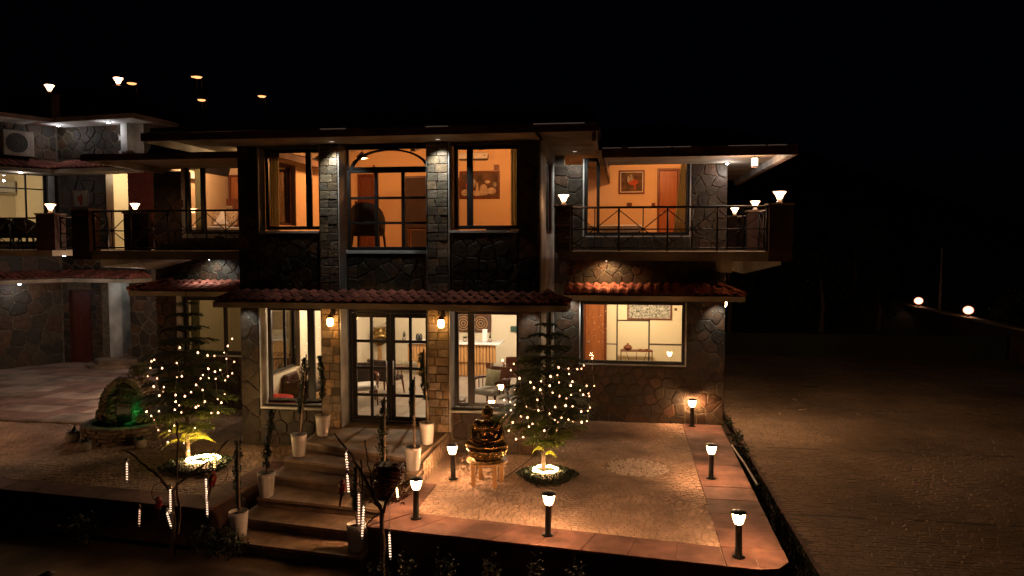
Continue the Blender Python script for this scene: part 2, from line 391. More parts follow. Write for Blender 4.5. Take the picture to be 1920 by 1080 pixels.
def tile_mesh(w=.2, L=.40):
    global TILE
    if TILE: return TILE
    mb = MB(); n = 8; prof = []
    for i in range(n+1):
        t = i/n; prof.append((t*w - w/2, .022*math.sin(2*math.pi*t - .4) + .02))
    vs = []
    for y, dz in ((0, 0), (L, 0)):
        vs += [(x, y, z+dz) for x, z in prof]
        vs += [(x, y, z+dz-.014) for x, z in prof]
    k = n+1; fs = []
    for i in range(n):
        fs += [(i, i+1, 2*k+i+1, 2*k+i), (k+i+1, k+i, 3*k+i, 3*k+i+1), (i+1, i, k+i, k+i+1)]
    me = bpy.data.meshes.new('roof_tile'); me.from_pydata(vs, [], fs); me.materials.append(M['tile'])
    TILE = me; return me
def canopy(parent, x0, x1, Yw, Ye, zw, ze, Mx=I4, hipL=0., hipR=0., name='canopy', fh=.13, seed=3):
    """tiled lean-to roof: slab with fascia, and every tile laid on it. x0,x1 = ends of the eave; hip = how far the end slopes in"""
    rng = random.Random(seed); mb = MB(Mx)
    # slab under the tiles
    a = [(x0, Ye, ze), (x1, Ye, ze), (x1-hipR, Yw, zw), (x0+hipL, Yw, zw)]
    mb.add([(p[0], p[1], p[2]-.02) for p in a] + [(x0, Ye, ze-fh), (x1, Ye, ze-fh), (x1, Yw, ze-fh), (x0, Yw, ze-fh), (x1, Yw, ze-.02), (x0, Yw, ze-.02)],
           [(0,1,2,3), (4,5,1,0), (5,6,8,1), (6,7,9,3,2,8), (7,4,0,9), (7,6,5,4), (1,8,2), (0,3,9)])
    c = mb.build(name, M['beige'], parent)
    me = tile_mesh(); run = math.hypot(Yw-Ye, zw-ze); pitch = math.atan2(zw-ze, Yw-Ye); rows = max(2, round(run/.34)); step = run/rows
    sc_y = (step+.05)/.40; w = .2
    rotM = Mx.to_euler()
    def put(px, py, pz, rz, sy=sc_y):
        o = bpy.data.objects.new('roof_tile', me); scene.collection.objects.link(o); o.parent = c
        o.location = (Mx @ Vector((px, py, pz))) - base(parent)
        o.rotation_euler = (Mx.to_3x3() @ (Matrix.Rotation(rz, 3, 'Z') @ Matrix.Rotation(pitch2, 3, 'X'))).to_euler(); o.scale = (1, sy, 1)
    for r in range(rows):
        t = r/rows; pitch2 = pitch - .03
        y = Ye - .03 + t*(Yw-Ye); z = ze + .012 + t*(zw-ze) + .012
        xa = x0 + hipL*(t+.15); xb = x1 - hipR*(t+.15); nx = max(1, round((xb-xa)/w)); ws = (xb-xa)/nx
        for i in range(nx): put(xa+(i+.5)*ws + rng.uniform(-.007, .007), y+rng.uniform(-.012, .012), z+rng.uniform(-.006, .006), rng.uniform(-.02, .02))
    for hip, xe, sgn in ((hipL, x0, 1), (hipR, x1, -1)):
        if not hip: continue
        hr = max(2, round(math.hypot(hip, zw-ze)/.34)); pitch2 = math.atan2(zw-ze, hip)
        for r in range(hr):
            t = r/hr; xx = xe + sgn*(hip*t - .03); zz = ze + .02 + t*(zw-ze); ya = Ye + (Yw-Ye)*(t+.1); nx = max(1, round((Yw-ya)/w))
            for i in range(nx): put(xx, ya+(i+.5)*(Yw-ya)/nx, zz, R(-90)*sgn, (hip/hr+.05)/.40)
        rb = MB(Mx).tube([(xe, Ye-.02, ze+.04), (xe+sgn*hip, Yw, zw+.05)], .055, 8); rb.build('ridge_cap', M['tile'], c, True)
    return c
def window(parent, x0, x1, z0, z1, Y, vs=(), hs=(), fw=.06, d=.07, mv=None, mt=None, name='window', Mx=I4, gm=None):
    mb = MB(Mx); mt = mt or M['frame']
    mb.bbox(x0, x0+fw, Y, Y+d, z0, z1, .006); mb.bbox(x1-fw, x1, Y, Y+d, z0, z1, .006)
    mb.bbox(x0+fw, x1-fw, Y, Y+d, z1-fw, z1, .006); mb.bbox(x0+fw, x1-fw, Y, Y+d, z0, z0+fw, .006)
    xe = [x0+fw]; ze = [z0+fw]
    for v, w in vs: mb.bbox(v-w/2, v+w/2, Y+.003, Y+d-.003, z0+fw, z1-fw, .005)
    xs = [x0+fw] + [e for v, w in vs for e in (v-w/2, v+w/2)] + [x1-fw]
    for i in range(0, len(xs), 2):
        for h, w in hs: mb.bbox(xs[i], xs[i+1], Y+.006, Y+d-.006, h-w/2, h+w/2, .004)
    f = mb.build(name, mt, parent)
    zs = [z0+fw] + [e for h, w in hs for e in (h-w/2, h+w/2)] + [z1-fw]
    for i in range(0, len(xs), 2):
        for k in range(0, len(zs), 2):
            MB(Mx).box(xs[i], xs[i+1], Y+d*.45, Y+d*.45+.006, zs[k], zs[k+1]).build('pane', gm or M['glass'], f)
    return f
def translucent(m, w=.55, tc=(.55, .5, .36)):
    nt = m.node_tree; N = nt.nodes; bs = N['Principled BSDF']; out = N['Material Output']; tl = N.new('ShaderNodeBsdfTranslucent'); mx = N.new('ShaderNodeMixShader'); mx.inputs[0].default_value = w
    tl.inputs[0].default_value = (*tc, 1); nt.links.new(bs.outputs[0], mx.inputs[1]); nt.links.new(tl.outputs[0], mx.inputs[2]); nt.links.new(mx.outputs[0], out.inputs[0])
translucent(M['curtain'], .6, (.85, .85, .66)); translucent(M['pine'], .35, (.13, .15, .03))
def xw(px, Y, py=450): return PY(px, py, Y).x
def zw(px, py, Y): return PY(px, py, Y).z
# ================================================================== GROUND
g = MB().add([(-600,-200,-.62),(600,-200,-.62),(600,900,-.62),(-600,900,-.62)], [(0,1,2,3)]).build('ground', M['soil']); struct(g)
# sunken path in front of the steps
struct(MB().prism([(-16,-2),(6,-2),(6,9.0),(-3.66,9.9),(-3.66,10.05),(-6.2,10.4),(-6.6,10.3),(-16,11.2)], -.61, -.55).build('path', M['concrete']))
TERR_R = [(-3.62,10.22),(1.75,9.58),(1.98,9.64),(2.12,9.84),(2.2,17.6),(-3.5,17.6)]
TERR_L = [(-40,13.2),(-10.3,10.92),(-6.33,10.55),(-6.2,11.8),(-6.02,13.3),(-6.0,17.6),(-6.0,26),(-40,26)]
terr = struct(MB().prism(TERR_R, -.6, 0).prism(TERR_L, -.6, 0).prism([(-6.0,13.2),(-3.5,12.4),(-3.5,17.6),(-6.0,17.6)], -.6, -.001).build('terrace', M['joint']))
# retaining wall skins (plaster) a little proud of the terrace edge
def skin(poly, z0, z1, name, mt, th=.03):
    mb = MB()
    for a, b in zip(poly, poly[1:]):
        d = Vector((b[0]-a[0], b[1]-a[1], 0)); L = d.length; ang = math.atan2(d.y, d.x)
        Mx = Matrix.Translation((a[0], a[1], 0)) @ Matrix.Rotation(ang, 4, 'Z'); mb.box(0, L, -th, -.001, z0, z1, Mx)
    return mb.build(name, mt)
tag(skin([(-40,13.2),(-10.3,10.92),(-6.33,10.55),(-6.2,11.8),(-6.02,13.2)], -.6, -.012, 'retaining_wall', M['retain']), 'low dark red retaining wall under the left terrace edge', 'retaining wall')
tag(skin([(-3.62,12.3),(-3.62,10.22),(1.75,9.58),(1.98,9.64),(2.12,9.84),(2.2,17.4)], -.6, -.012, 'retaining_wall', M['retain']), 'low dark retaining wall round the bollard terrace on the right', 'retaining wall')
def inpoly(x, y, poly):
    c = False
    for i in range(len(poly)):
        (x1, y1), (x2, y2) = poly[i-1], poly[i]
        if (y1 > y) != (y2 > y) and x < (x2-x1)*(y-y1)/(y2-y1)+x1: c = not c
    return c
def polyset(mb, items):
    for o in items: mb.add(*o)
# border slabs: red sandstone along the front and the right edge, one object each
def border(poly_pts, inner_pts, n, z=.02, name='border_slab'):
    for i in range(n):
        t0, t1 = i/n, (i+1)/n
        L = lambda P, t: (P[0][0]+(P[1][0]-P[0][0])*t, P[0][1]+(P[1][1]-P[0][1])*t)
        q = [L(poly_pts, t0), L(poly_pts, t1), L(inner_pts, t1), L(inner_pts, t0)]
        cx = sum(p[0] for p in q)/4; cyy = sum(p[1] for p in q)/4
        q0 = [(cx+(p[0]-cx)*.992, cyy+(p[1]-cyy)*.992) for p in q]
        q1 = [(cx+(p[0]-cx)*.978, cyy+(p[1]-cyy)*.978) for p in q]
        zz = z + random.uniform(-.003, .003)
        vs = [(*p, -.01) for p in q0] + [(*p, zz-.006) for p in q0] + [(*p, zz) for p in q1]
        fs = [(8,9,10,11)] + [(i_, (i_+1)%4, 4+(i_+1)%4, 4+i_) for i_ in range(4)] + [(4+i_, 4+(i_+1)%4, 8+(i_+1)%4, 8+i_) for i_ in range(4)]
        MB().add(vs, fs).build(name, M['slab'], terr)
border([(-3.66,10.20),(1.32,9.60)], [(-3.12,10.86),(1.32,10.22)], 8)
border([(1.335,9.60),(1.74,9.56)], [(1.335,10.22),(1.74,10.22)], 1)
for q in ([(1.75,9.56),(1.98,9.62),(2.14,9.84),(2.15,10.22),(1.75,10.22)],):
    MB().prism(q, -.01, .02).build('border_slab', M['slab'], terr)
border([(2.15,10.235),(2.22,17.3)], [(1.335,10.235),(1.36,17.3)], 11)
border([(-3.66,10.215),(-3.64,12.25)], [(-3.12,10.87),(-3.14,12.25)], 3)
border([(-22,11.86),(-10.3,10.9)], [(-22,12.4),(-10.3,11.42)], 14)
border([(-10.29,10.9),(-6.33,10.53)], [(-10.29,11.42),(-6.85,11.12)], 6)
border([(-6.32,10.54),(-6.04,13.1)], [(-6.84,11.13),(-6.55,13.1)], 4)
# cobblestones: thousands of small setts, laid in wavering rows
def setts(name, inside, x0, x1, y0, y1, w, d, mt, z=.012, seed=1, gap=.012, curve=0., jit=.012, hvar=.006):
    rng = random.Random(seed); vs = []; fs = []; y = y0; r = 0
    while y < y1:
        x = x0 + rng.uniform(-w, 0)
        while x < x1:
            ww = w*rng.uniform(.75, 1.25); yy = y + curve*math.sin(x*2.1 + r*.05) + rng.uniform(-jit, jit)*.5
            cx, cyy = x+ww/2, yy+d/2
            if inside(cx, cyy):
                h = z + rng.uniform(-hvar, hvar); n = len(vs); hx, hy = ww/2-gap/2, d/2-gap/2
                c = [(cx-hx+rng.uniform(-jit,jit)*.6, cyy-hy+rng.uniform(-jit,jit)*.6), (cx+hx+rng.uniform(-jit,jit)*.6, cyy-hy+rng.uniform(-jit,jit)*.6), (cx+hx+rng.uniform(-jit,jit)*.6, cyy+hy+rng.uniform(-jit,jit)*.6), (cx-hx+rng.uniform(-jit,jit)*.6, cyy+hy+rng.uniform(-jit,jit)*.6)]
                tl = [h + rng.uniform(-.5, .5)*hvar for _ in range(4)]
                vs += [(p[0], p[1], 0.0) for p in c] + [(cx+(p[0]-cx)*.8, cyy+(p[1]-cyy)*.8, t) for p, t in zip(c, tl)]
                fs += [(n+4,n+5,n+6,n+7)] + [(n+i, n+(i+1)%4, n+4+(i+1)%4, n+4+i) for i in range(4)]
            x += ww
        y += d; r += 1
    return vs, fs
MED = PZ(1195, 877, 0)
def in_right(x, y):
    yb = 10.86 + (x+3.12)*(10.22-10.86)/4.44 + .02
    if x < -3.12 or x > 1.33 or y < yb or y > 17.3: return False
    if x < -1.6 and y > 14.2: return False
    return (x-MED.x)**2 + ((y-MED.y))**2 > .60**2
vs, fs = setts('c', in_right, -3.2, 1.4, 10.1, 17.32, .105, .088, M['cobble'], seed=4, curve=.05)
tag(MB().add(vs, fs).build('cobblestones', M['cobble']), 'small worn cobbles filling the right terrace round the statue', None, None, 'stuff')
rng = random.Random(3); vs = []; fs = []
for k in range(420):
    a = rng.uniform(0, 6.283); r = .56*math.sqrt(rng.random()); cx, cyy = MED.x+r*math.cos(a), MED.y+r*math.sin(a)
    s = rng.uniform(.018, .035); n = len(vs); m = 6
    vs += [(cx+s*math.cos(t*6.283/m), cyy+s*.7*math.sin(t*6.283/m), 0) for t in range(m)] + [(cx+.6*s*math.cos(t*6.283/m), cyy+.45*s*math.sin(t*6.283/m), .02) for t in range(m)]
    fs += [tuple(range(n+m, n+2*m))] + [(n+i, n+(i+1)%m, n+m+(i+1)%m, n+m+i) for i in range(m)]
tag(MB().add(vs, fs).build('pebbles', M['pebble']), 'round patch of pale pebbles set in the cobbles', None, None, 'stuff')
def in_left(x, y):
    yb = 11.42 + (x+10.3)*(11.12-11.42)/3.45 + .02 if x > -10.3 else 11.42 + (x+10.3)*(12.4-11.42)/(-11.7)+.02
    if y < yb or y > 15.2: return False
    if x > -6.86 + (y-11.1)*.15: return False
    return not (x > -7.85 and y > 14.2)
vs, fs = setts('c', in_left, -19, -6.4, 11, 15.3, .11, .092, M['cobble'], seed=9, curve=.05)
v2, f2 = setts('c', lambda x, y: -11.7 < x < -7.85 and 15.2 < y < 17.25, -11.8, -7.8, 15.2, 17.3, .11, .092, M['cobble'], seed=19, curve=.05)
mb = MB().add(vs, fs); mb.add(v2, f2)
tag(mb.build('cobblestones', M['cobble']), 'small worn cobbles on the left terrace round the fountain', None, None, 'stuff')
# left court: rectangular sandstone slabs, buff and pink
rng = random.Random(12)
for j in range(9):
    y = 15.42 + j*.78; x = -21.5 + (j % 3)*.4
    while x < (-11.9 if y > 15 else -9):
        w = rng.choice((.8, 1.2, 1.6)); th = .02 + rng.uniform(-.003, .003)
        if not (y > 17.0 and x + w > -11.9):
            MB().bbox(x+.008, x+w-.008, y+.008, y+.772, -.01, th, .006).build('paving_slab', M['slab2'], terr)
        x += w
MB().box(-22, -11.8, 15.24, 15.40, -.01, .045).build('kerb', M['riser'], terr)
# right court: block pavers near, plain sheet beyond
struct(MB().box(2.76, 60, 2, 60, -.6, -.452).build('court', M['court_joint']))
def in_court(x, y): return 2.78 < x < 13 and abs((y % 4.3)-.02) > .03
vs, fs = setts('c', in_court, 2.78, 12.5, 8.2, 24, .2, .1, M['paver'], z=.008, seed=5, gap=.012, jit=.004, hvar=.004)
tag(MB(Matrix.Translation((0, 0, -.451))).add(vs, fs).build('court_pavers', M['paver']), 'rows of small block pavers covering the dark court on the right', None, None, 'stuff')
vs, fs = setts('c', lambda x, y: True, 2.78, 15, 24, 31.8, .6, .4, M['paver'], z=.006, seed=6, jit=.004)
tag(MB(Matrix.Translation((0, 0, -.451))).add(vs, fs).build('court_pavers', M['paver']), 'far paved part of the dark court by the boundary wall', None, None, 'stuff')
struct(MB().box(2.70, 2.76, 2, 24, -.6, -.43).build('kerb', M['retain']))
struct(MB().box(2.2, 2.70, 6, 17.4, -.6, -.47).build('planting_strip', M['soil']))
tag(MB().tube([(2.42,17.0,-.36),(2.47,15.5,-.34),(2.5,14.2,-.36)], .02, 6).build('hose', M['white']), 'pale hose lying in the planting strip beside the court', 'hose')
tag(MB().box(2.5, 15, 31.9, 32.2, -.5, .42).box(2.45, 15.05, 31.85, 32.25, .42, .48).build('boundary_wall', M['hill']), 'low dark boundary wall across the far end of the court', 'wall')
bw = tag(MB().box(15.2, 15.45, 16, 48, -.5, .82).build('boundary_wall', M['retain']), 'long dark wall on the right carrying the globe lamps', 'wall')
MB().box(15.12, 15.53, 16, 48, .82, .9).build('coping', M['beige'], bw)

# entrance steps --------------------------------------------------------------
st = thing('entrance_steps', (-4.8, 12, -.55), 'broad stone steps climbing to the glass entrance doors', 'steps')
rows_ = [(.41, (-5.95,13.18),(-3.50,12.30)), (.25, (-6.05,12.55),(-3.40,11.98)), (.09, (-6.1,12.08),(-3.52,11.66)), (-.07, (-5.98,11.42),(-3.64,11.14)), (-.23, (-6.04,10.92),(-3.66,10.58)), (-.39, (-6.1,10.40),(-3.68,10.10))]
for i, (z, L_, R_) in enumerate(rows_):
    back = [(-3.40,14.6),(-6.02,14.6)] if i == 0 else None
    if i == 0: q = [L_, R_, (-3.40,14.6), (-6.02,14.6)]
    else:
        pl, pr = rows_[i-1][1], rows_[i-1][2]; q = [L_, R_, (R_[0], pr[1]+.25), (L_[0], pl[1]+.25)]
    zb = -.6
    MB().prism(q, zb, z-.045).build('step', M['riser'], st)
    n = 3 if i else 3
    for k in range(n):
        a, b = k/n, (k+1)/n
        def lr(P, Q, t): return (P[0]+(Q[0]-P[0])*t, P[1]+(Q[1]-P[1])*t)
        f0, f1 = lr(L_, R_, a), lr(L_, R_, b); b0, b1 = lr(q[3], q[2], a), lr(q[3], q[2], b)
        g_ = .004
        qq = [(f0[0]+g_, f0[1]-.03), (f1[0]-g_, f1[1]-.03), (b1[0]-g_, b1[1]), (b0[0]+g_, b0[1])]
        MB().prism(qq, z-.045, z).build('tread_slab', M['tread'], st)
# block faced right flank of the landing and upper steps
coursed(st, 12.3, 14.25, 0, .36, -3.415, ch=.12, wmin=.16, wmax=.26, d=.04, m=M['tread'], name='block', side='R', seed=8)
coursed(st, 11.95, 12.3, 0, .2, -3.37, ch=.1, wmin=.16, wmax=.2, d=.03, m=M['tread'], name='block', side='R', seed=9)

# ================================================================== ENTRANCE BLOCK
eb = thing('entrance_block', (-4.7, 17, 0), 'two storey stone clad entrance block with glass doors between brick pillars', 'building')
X0, X1 = -7.78, -1.6; PA, PB, PC, PD = -6.0, -5.62, -3.8, -3.38; YF = 14.3; TOP = 6.1
LWU, LWG = (-7.34, PA+.02, 4.39, 6.05), (-7.36, PA+.02, .80, 2.84)
RWU, RWG = (PD-.02, -2.01, 4.39, 6.05), (PD-.02, -2.01, .85, 2.80)
mb = MB(); wall_boxes(mb, X0, PA, 0, TOP, YF, YF+.3, [LWU, LWG]); wall_boxes(mb, PD, X1, 0, TOP, YF, YF+.3, [RWU, RWG])
wall_boxes(mb, PA, PD, 0, TOP, YF+.33, YF+.5, [(PB, PC, 4.0, 6.05), (PB, PC, .44, 2.82)])
w_front = mb.build('wall', M['mortar'], eb)
# side walls, each with its window openings
def gable(mb, y0=14.6, y1=22.2, z=6.15, t=.22, top=7.5, yk=20.4):
    P = [(y0,z),(y1,z),(y1,top),(yk,top)]; mb.add([(p[0],0,p[1]) for p in P]+[(p[0],t,p[1]) for p in P], [(0,1,2,3),(7,6,5,4),(0,4,5,1),(1,5,6,2),(2,6,7,3),(3,7,4,0)])
SideM = lambda x, s: Matrix(((0, s, 0, x), (1, 0, 0, 0), (0, 0, 1, 0), (0, 0, 0, 1)))   # local x = depth, local y goes into the block
mb = MB(SideM(X0, 1)); wall_boxes(mb, YF+.3, 22.2, 0, 6.15, 0, .22, [(15.0, 16.5, 4.55, 5.95), (15.0, 16.6, 1.25, 2.75)]); gable(mb); mb.build('wall', M['beige'], eb)
mb = MB(SideM(X1, -1)); wall_boxes(mb, YF+.3, 22.2, 0, 6.15, 0, .22, [(15.5, 16.9, 4.35, 5.95), (15.6, 16.9, .9, 2.7)]); gable(mb); mb.build('wall', M['plaster'], eb)
window(eb, 15.0, 16.5, 4.55, 5.95, .06, [(15.45,.05)], [], .06, .07, Mx=SideM(X0, 1), mt=M['brownframe'], gm=M['glass2'])
window(eb, 15.0, 16.6, 1.25, 2.75, .06, [(16.1,.05)], [], .06, .07, Mx=SideM(X0, 1), gm=M['glass2'])
window(eb, 15.5, 16.9, 4.35, 5.95, .02, [], [], .07, .07, Mx=SideM(X1, -1), mt=M['brownframe'])
window(eb, 15.6, 16.9, .9, 2.7, .02, [], [], .06, .07, Mx=SideM(X1, -1))
# stone cladding
for i, (a, b, c, d) in enumerate([(X0, -7.36, 2.86, TOP), (-7.36, PA-.06, 3.1, 4.37), (X0, -7.38, 0, 2.86), (-7.38, PA-.06, 0, .74), (PD+.06, -2.0, 3.1, 4.37), (-2.0, X1-.03, 3.1, TOP), (PD+.06, -2.0, 0, .8), (-2.0, X1-.03, 0, 2.9)]):
    stone_panel(w_front, a, b, c, d, YF, size=.27, seed=20+i)
stone_panel(w_front, PB+.02, PC-.02, 2.9, 3.96, YF+.33, size=.29, seed=40)
# sills and painted reveals
for (a, b, c, d) in (LWU, LWG, RWU, RWG):
    MB().box(a, a+.025, YF-.035, YF+.25, c, d).build('reveal', M['plaster'], eb)
    MB().bbox(a, b, YF-.05, YF+.25, c-.05, c-.002, .006).build('sill', M['plaster'], eb)
MB().bbox(PB, PC, YF+.28, YF+.33, 3.93, 3.995, .006).build('sill', M['plaster'], eb)
# block pillars with white returns
for k, (a, b) in enumerate(((PA, PB), (PC, PD))):
    p = MB().box(a, b, YF-.06, YF+.33, 0, TOP).build('pillar', M['mortar'], eb)
    coursed(p, a+.005, b-.004, 3.2, TOP-.01, YF-.06, d=.05, seed=60+k); coursed(p, a+.005, b-.004, .42, 2.9, YF-.06, d=.05, seed=70+k)
    MB().box(b+.001, b+.02, YF-.07, YF+.3, .42, TOP).build('return', M['plaster'], p)
    MB().box(a-.02, a-.001, YF-.07, YF-.002, .42, TOP).build('return', M['plaster'], p)
# windows on the street front
WY = YF+.2
window(eb, -7.29, PA, 4.42, 6.05, WY, [(xw(580, WY), .12)], [], .07)
window(eb, -7.30, PA, .84, 2.84, WY, [(xw(583, WY, 660), .15)], [], .08)
window(eb, PD+.06, -2.01, 4.42, 6.05, WY, [(xw(881, WY), .12)], [], .07)
window(eb, PD+.06, -2.01, .88, 2.80, WY, [(xw(883, WY, 680), .13)], [], .07)
cw_ = window(eb, PB+.03, PC, 4.0, zw(725, 317, YF+.33), YF+.33, [(xw(706, YF+.33), .07), (xw(756, YF+.33), .07)], [(zw(725, 371, YF+.33), .05), (zw(725, 418, YF+.33), .05)], .07)
window(eb, PB+.03, PC, zw(725, 317, YF+.33)+.002, 6.08, YF+.33, [], [], .045)
# arch bar over the grid
zc = zw(725, 320, YF+.33); xa, xb = PB+.09, PC-.05; cx = (xa+xb)/2; rr = (xb-xa)/2
mb = MB(); seg = 28
for i in range(seg):
    a0, a1 = math.pi*i/seg, math.pi*(i+1)/seg; hz = 6.04 - zc
    P = lambda a, r0: (cx+r0*rr*math.cos(a), zc+(hz)*math.sin(a)*(r0 if r0 < 1 else 1))
    o0, o1, i0, i1 = P(a0, 1), P(a1, 1), P(a0, .92), P(a1, .92); y0, y1 = YF+.318, YF+.39
    mb.add([(o0[0],y0,o0[1]),(o1[0],y0,o1[1]),(i1[0],y0,i1[1]),(i0[0],y0,i0[1]),(o0[0],y1,o0[1]),(o1[0],y1,o1[1]),(i1[0],y1,i1[1]),(i0[0],y1,i0[1])], [(0,1,2,3),(7,6,5,4),(0,4,5,1),(3,2,6,7)])
mb.build('arch_bar', M['frame'], cw_)
# glass double door
DY = YF+.33; DZ0, DZ1 = .44, 2.82
fr = MB().bbox(PB+.03, PB+.10, DY, DY+.1, DZ0, DZ1).bbox(PC-.07, PC-.001, DY, DY+.1, DZ0, DZ1).bbox(PB+.10, PC-.07, DY, DY+.1, DZ1-.1, DZ1).bbox(PB+.10, PC-.07, DY, DY+.1, DZ0, DZ0+.05).build('door_frame', M['frame'], eb)
mid = xw(732, DY, 690)
for a, b, hx in ((PB+.103, mid-.003, mid-.07), (mid+.003, PC-.073, mid+.07)):
    zs = [zw(700, q, DY) for q in (792, 741, 690, 640, 591)]
    lf = window(eb, a, b, DZ0+.055, DZ1-.105, DY+.02, [((a+b)/2, .06)], [(z, .06) for z in (zs[1], zs[2], zs[3])], .09, .05, name='door')
    MB().tube([(hx, DY-.03, 1.25), (hx, DY-.03, 1.75)], .014, 8).tube([(hx, DY+.03, 1.3), (hx, DY-.03, 1.3)], .008, 6).tube([(hx, DY+.03, 1.7), (hx, DY-.03, 1.7)], .008, 6).build('handle', M['drip'], lf, True)
# floor slab edge hidden behind the canopy, ceilings, rooms
MB().box(X0+.25, X1-.25, YF+.52, 22.1, 3.05, 3.95).build('floor_slab', M['ceil'], eb)
MB().box(X0+.25, X1-.25, YF+.52, 22.1, .3, .44).build('lobby_floor', M['floor'], eb)
MB().box(X0+.22, X1-.22, 22.0, 22.2, 0, 7.4).build('rear_wall', M['creamwall'], eb)
MB().box(X0+.24, X1-.24, 19.9, 20.0, 3.951, 7.4).build('room_wall', M['orangewall'], eb)
MB().box(X0+.225, X0+.24, YF+.55, 14.95, .45, 3.04).build('lining', M['creamwall'], eb)
for s, mt, z0, z1 in ((X0+.222, M['creamwall'], .45, 3.04), (X0+.222, M['orangewall'], 3.96, 7.3)):
    hz = (1.25, 2.75) if z0 < 1 else (4.55, 5.95)
    mb = MB(SideM(s, 1)); wall_boxes(mb, 14.85, 19.9 if z0 > 1 else 22, z0, min(z1, 6.2), 0, .02, [(15.0, 16.5 if z0 > 1 else 16.6, *hz)]); mb.build('lining', mt, eb)
mb = MB(SideM(X1-.222, -1)); wall_boxes(mb, 14.85, 19.9, 3.96, 6.2, 0, .02, [(15.5, 16.9, 4.35, 5.95)]); mb.build('lining', M['orangewall'], eb)
mb = MB(SideM(X1-.222, -1)); wall_boxes(mb, 14.85, 22, .45, 3.04, 0, .02, [(15.6, 16.9, .9, 2.7)]); mb.build('lining', M['whitewall'], eb)
# lobby floor tiles
rng = random.Random(2)
for i in range(10):
    for j in range(11):
        x = X0+.3+i*.56; y = YF+.6+j*.66
        MB().bbox(x+.006, x+.554, y+.006, y+.654, .44, .452, .003).build('floor_tile', M['floor'], eb)

# roofs -----------------------------------------------------------------------
def hip_roof(parent, x0, x1, y0, y1, z, rise, fh, ridge, name='roof', inset_l=None, inset_r=None, soffit=.0):
    """shallow hipped roof with a fascia; rafters' ceiling follows the slope inside"""
    xl = x0 + (inset_l if inset_l is not None else ridge); xr = x1 - (inset_r if inset_r is not None else ridge); yr = y0 + ridge
    t = z + fh
    mb = MB()
    vs = [(x0,y0,t),(x1,y0,t),(x1,y1,t),(x0,y1,t),(xl,yr,t+rise),(xr,yr,t+rise),(xr,y1-.5,t+rise),(xl,y1-.5,t+rise)]
    fs = [(0,1,5,4),(1,2,6,5),(2,3,7,6),(3,0,4,7),(4,5,6,7)]
    mb.add(vs, fs); r = mb.build(name, M['roof'], parent)
    f = MB(); th = .05
    f.box(x0, x1, y0, y0+th, z, t-.003); f.box(x0, x0+th, y0+th, y1, z, t-.003); f.box(x1-th, x1, y0+th, y1, z, t-.003)
    f.build('fascia', M['fascia'], r)
    return r
rf = hip_roof(eb, -9.15, -.44, 13.2, 23, 6.09, 1.65, .15, 7.2, inset_l=.7, inset_r=.5)
soff = MB().box(-9.1, X0-.001, 13.25, 22, 6.2, 6.22).box(X1+.001, -.49, 13.25, 22, 6.2, 6.22).box(X0, X1, 13.25, YF+.0, 6.105, 6.13).build('soffit', M['beige'], rf)
# inner downstand beams along both ends of the overhang
MB().box(-9.10, -9.04, 13.25, 22, 6.06, 6.2).build('beam', M['plaster'], rf); MB().box(-.56, -.49, 13.25, 17, 5.93, 6.2).build('beam', M['beige'], rf)
# sloped ceiling and rafters of the upper room
mb = MB(); mb.add([(X0+.23,YF+.5,6.12),(X1-.23,YF+.5,6.12),(X1-.23,19.95,7.25),(X0+.23,19.95,7.25)], [(3,2,1,0)]); mb.build('room_ceiling', M['orangewall'], eb)
for x in (-7.1, -6.4, -5.7, -5.0, -4.3, -3.6, -2.9, -2.2):
    mb = MB(); mb.add([(x,YF+.52,6.0),(x+.09,YF+.52,6.0),(x+.09,19.9,7.13),(x,19.9,7.13),(x,YF+.52,6.12),(x+.09,YF+.52,6.12),(x+.09,19.9,7.25),(x,19.9,7.25)], [(0,1,2,3),(0,4,5,1),(1,5,6,2),(0,3,7,4)]); mb.build('rafter', M['ceil'], eb)
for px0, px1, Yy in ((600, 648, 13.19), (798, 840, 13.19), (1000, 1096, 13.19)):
    MB().box(xw(px0, Yy, 242), xw(px1, Yy, 242), 13.185, 13.199, 6.225, 6.24).build('glint_strip', M['edge_glint'], rf)  # bright line on the drip edge, drawn as a faintly glowing strip
canopy(eb, -7.86, -1.0, YF-.002, 13.4, 3.17, 3.03, hipR=.45, seed=5)
canopy_side = None

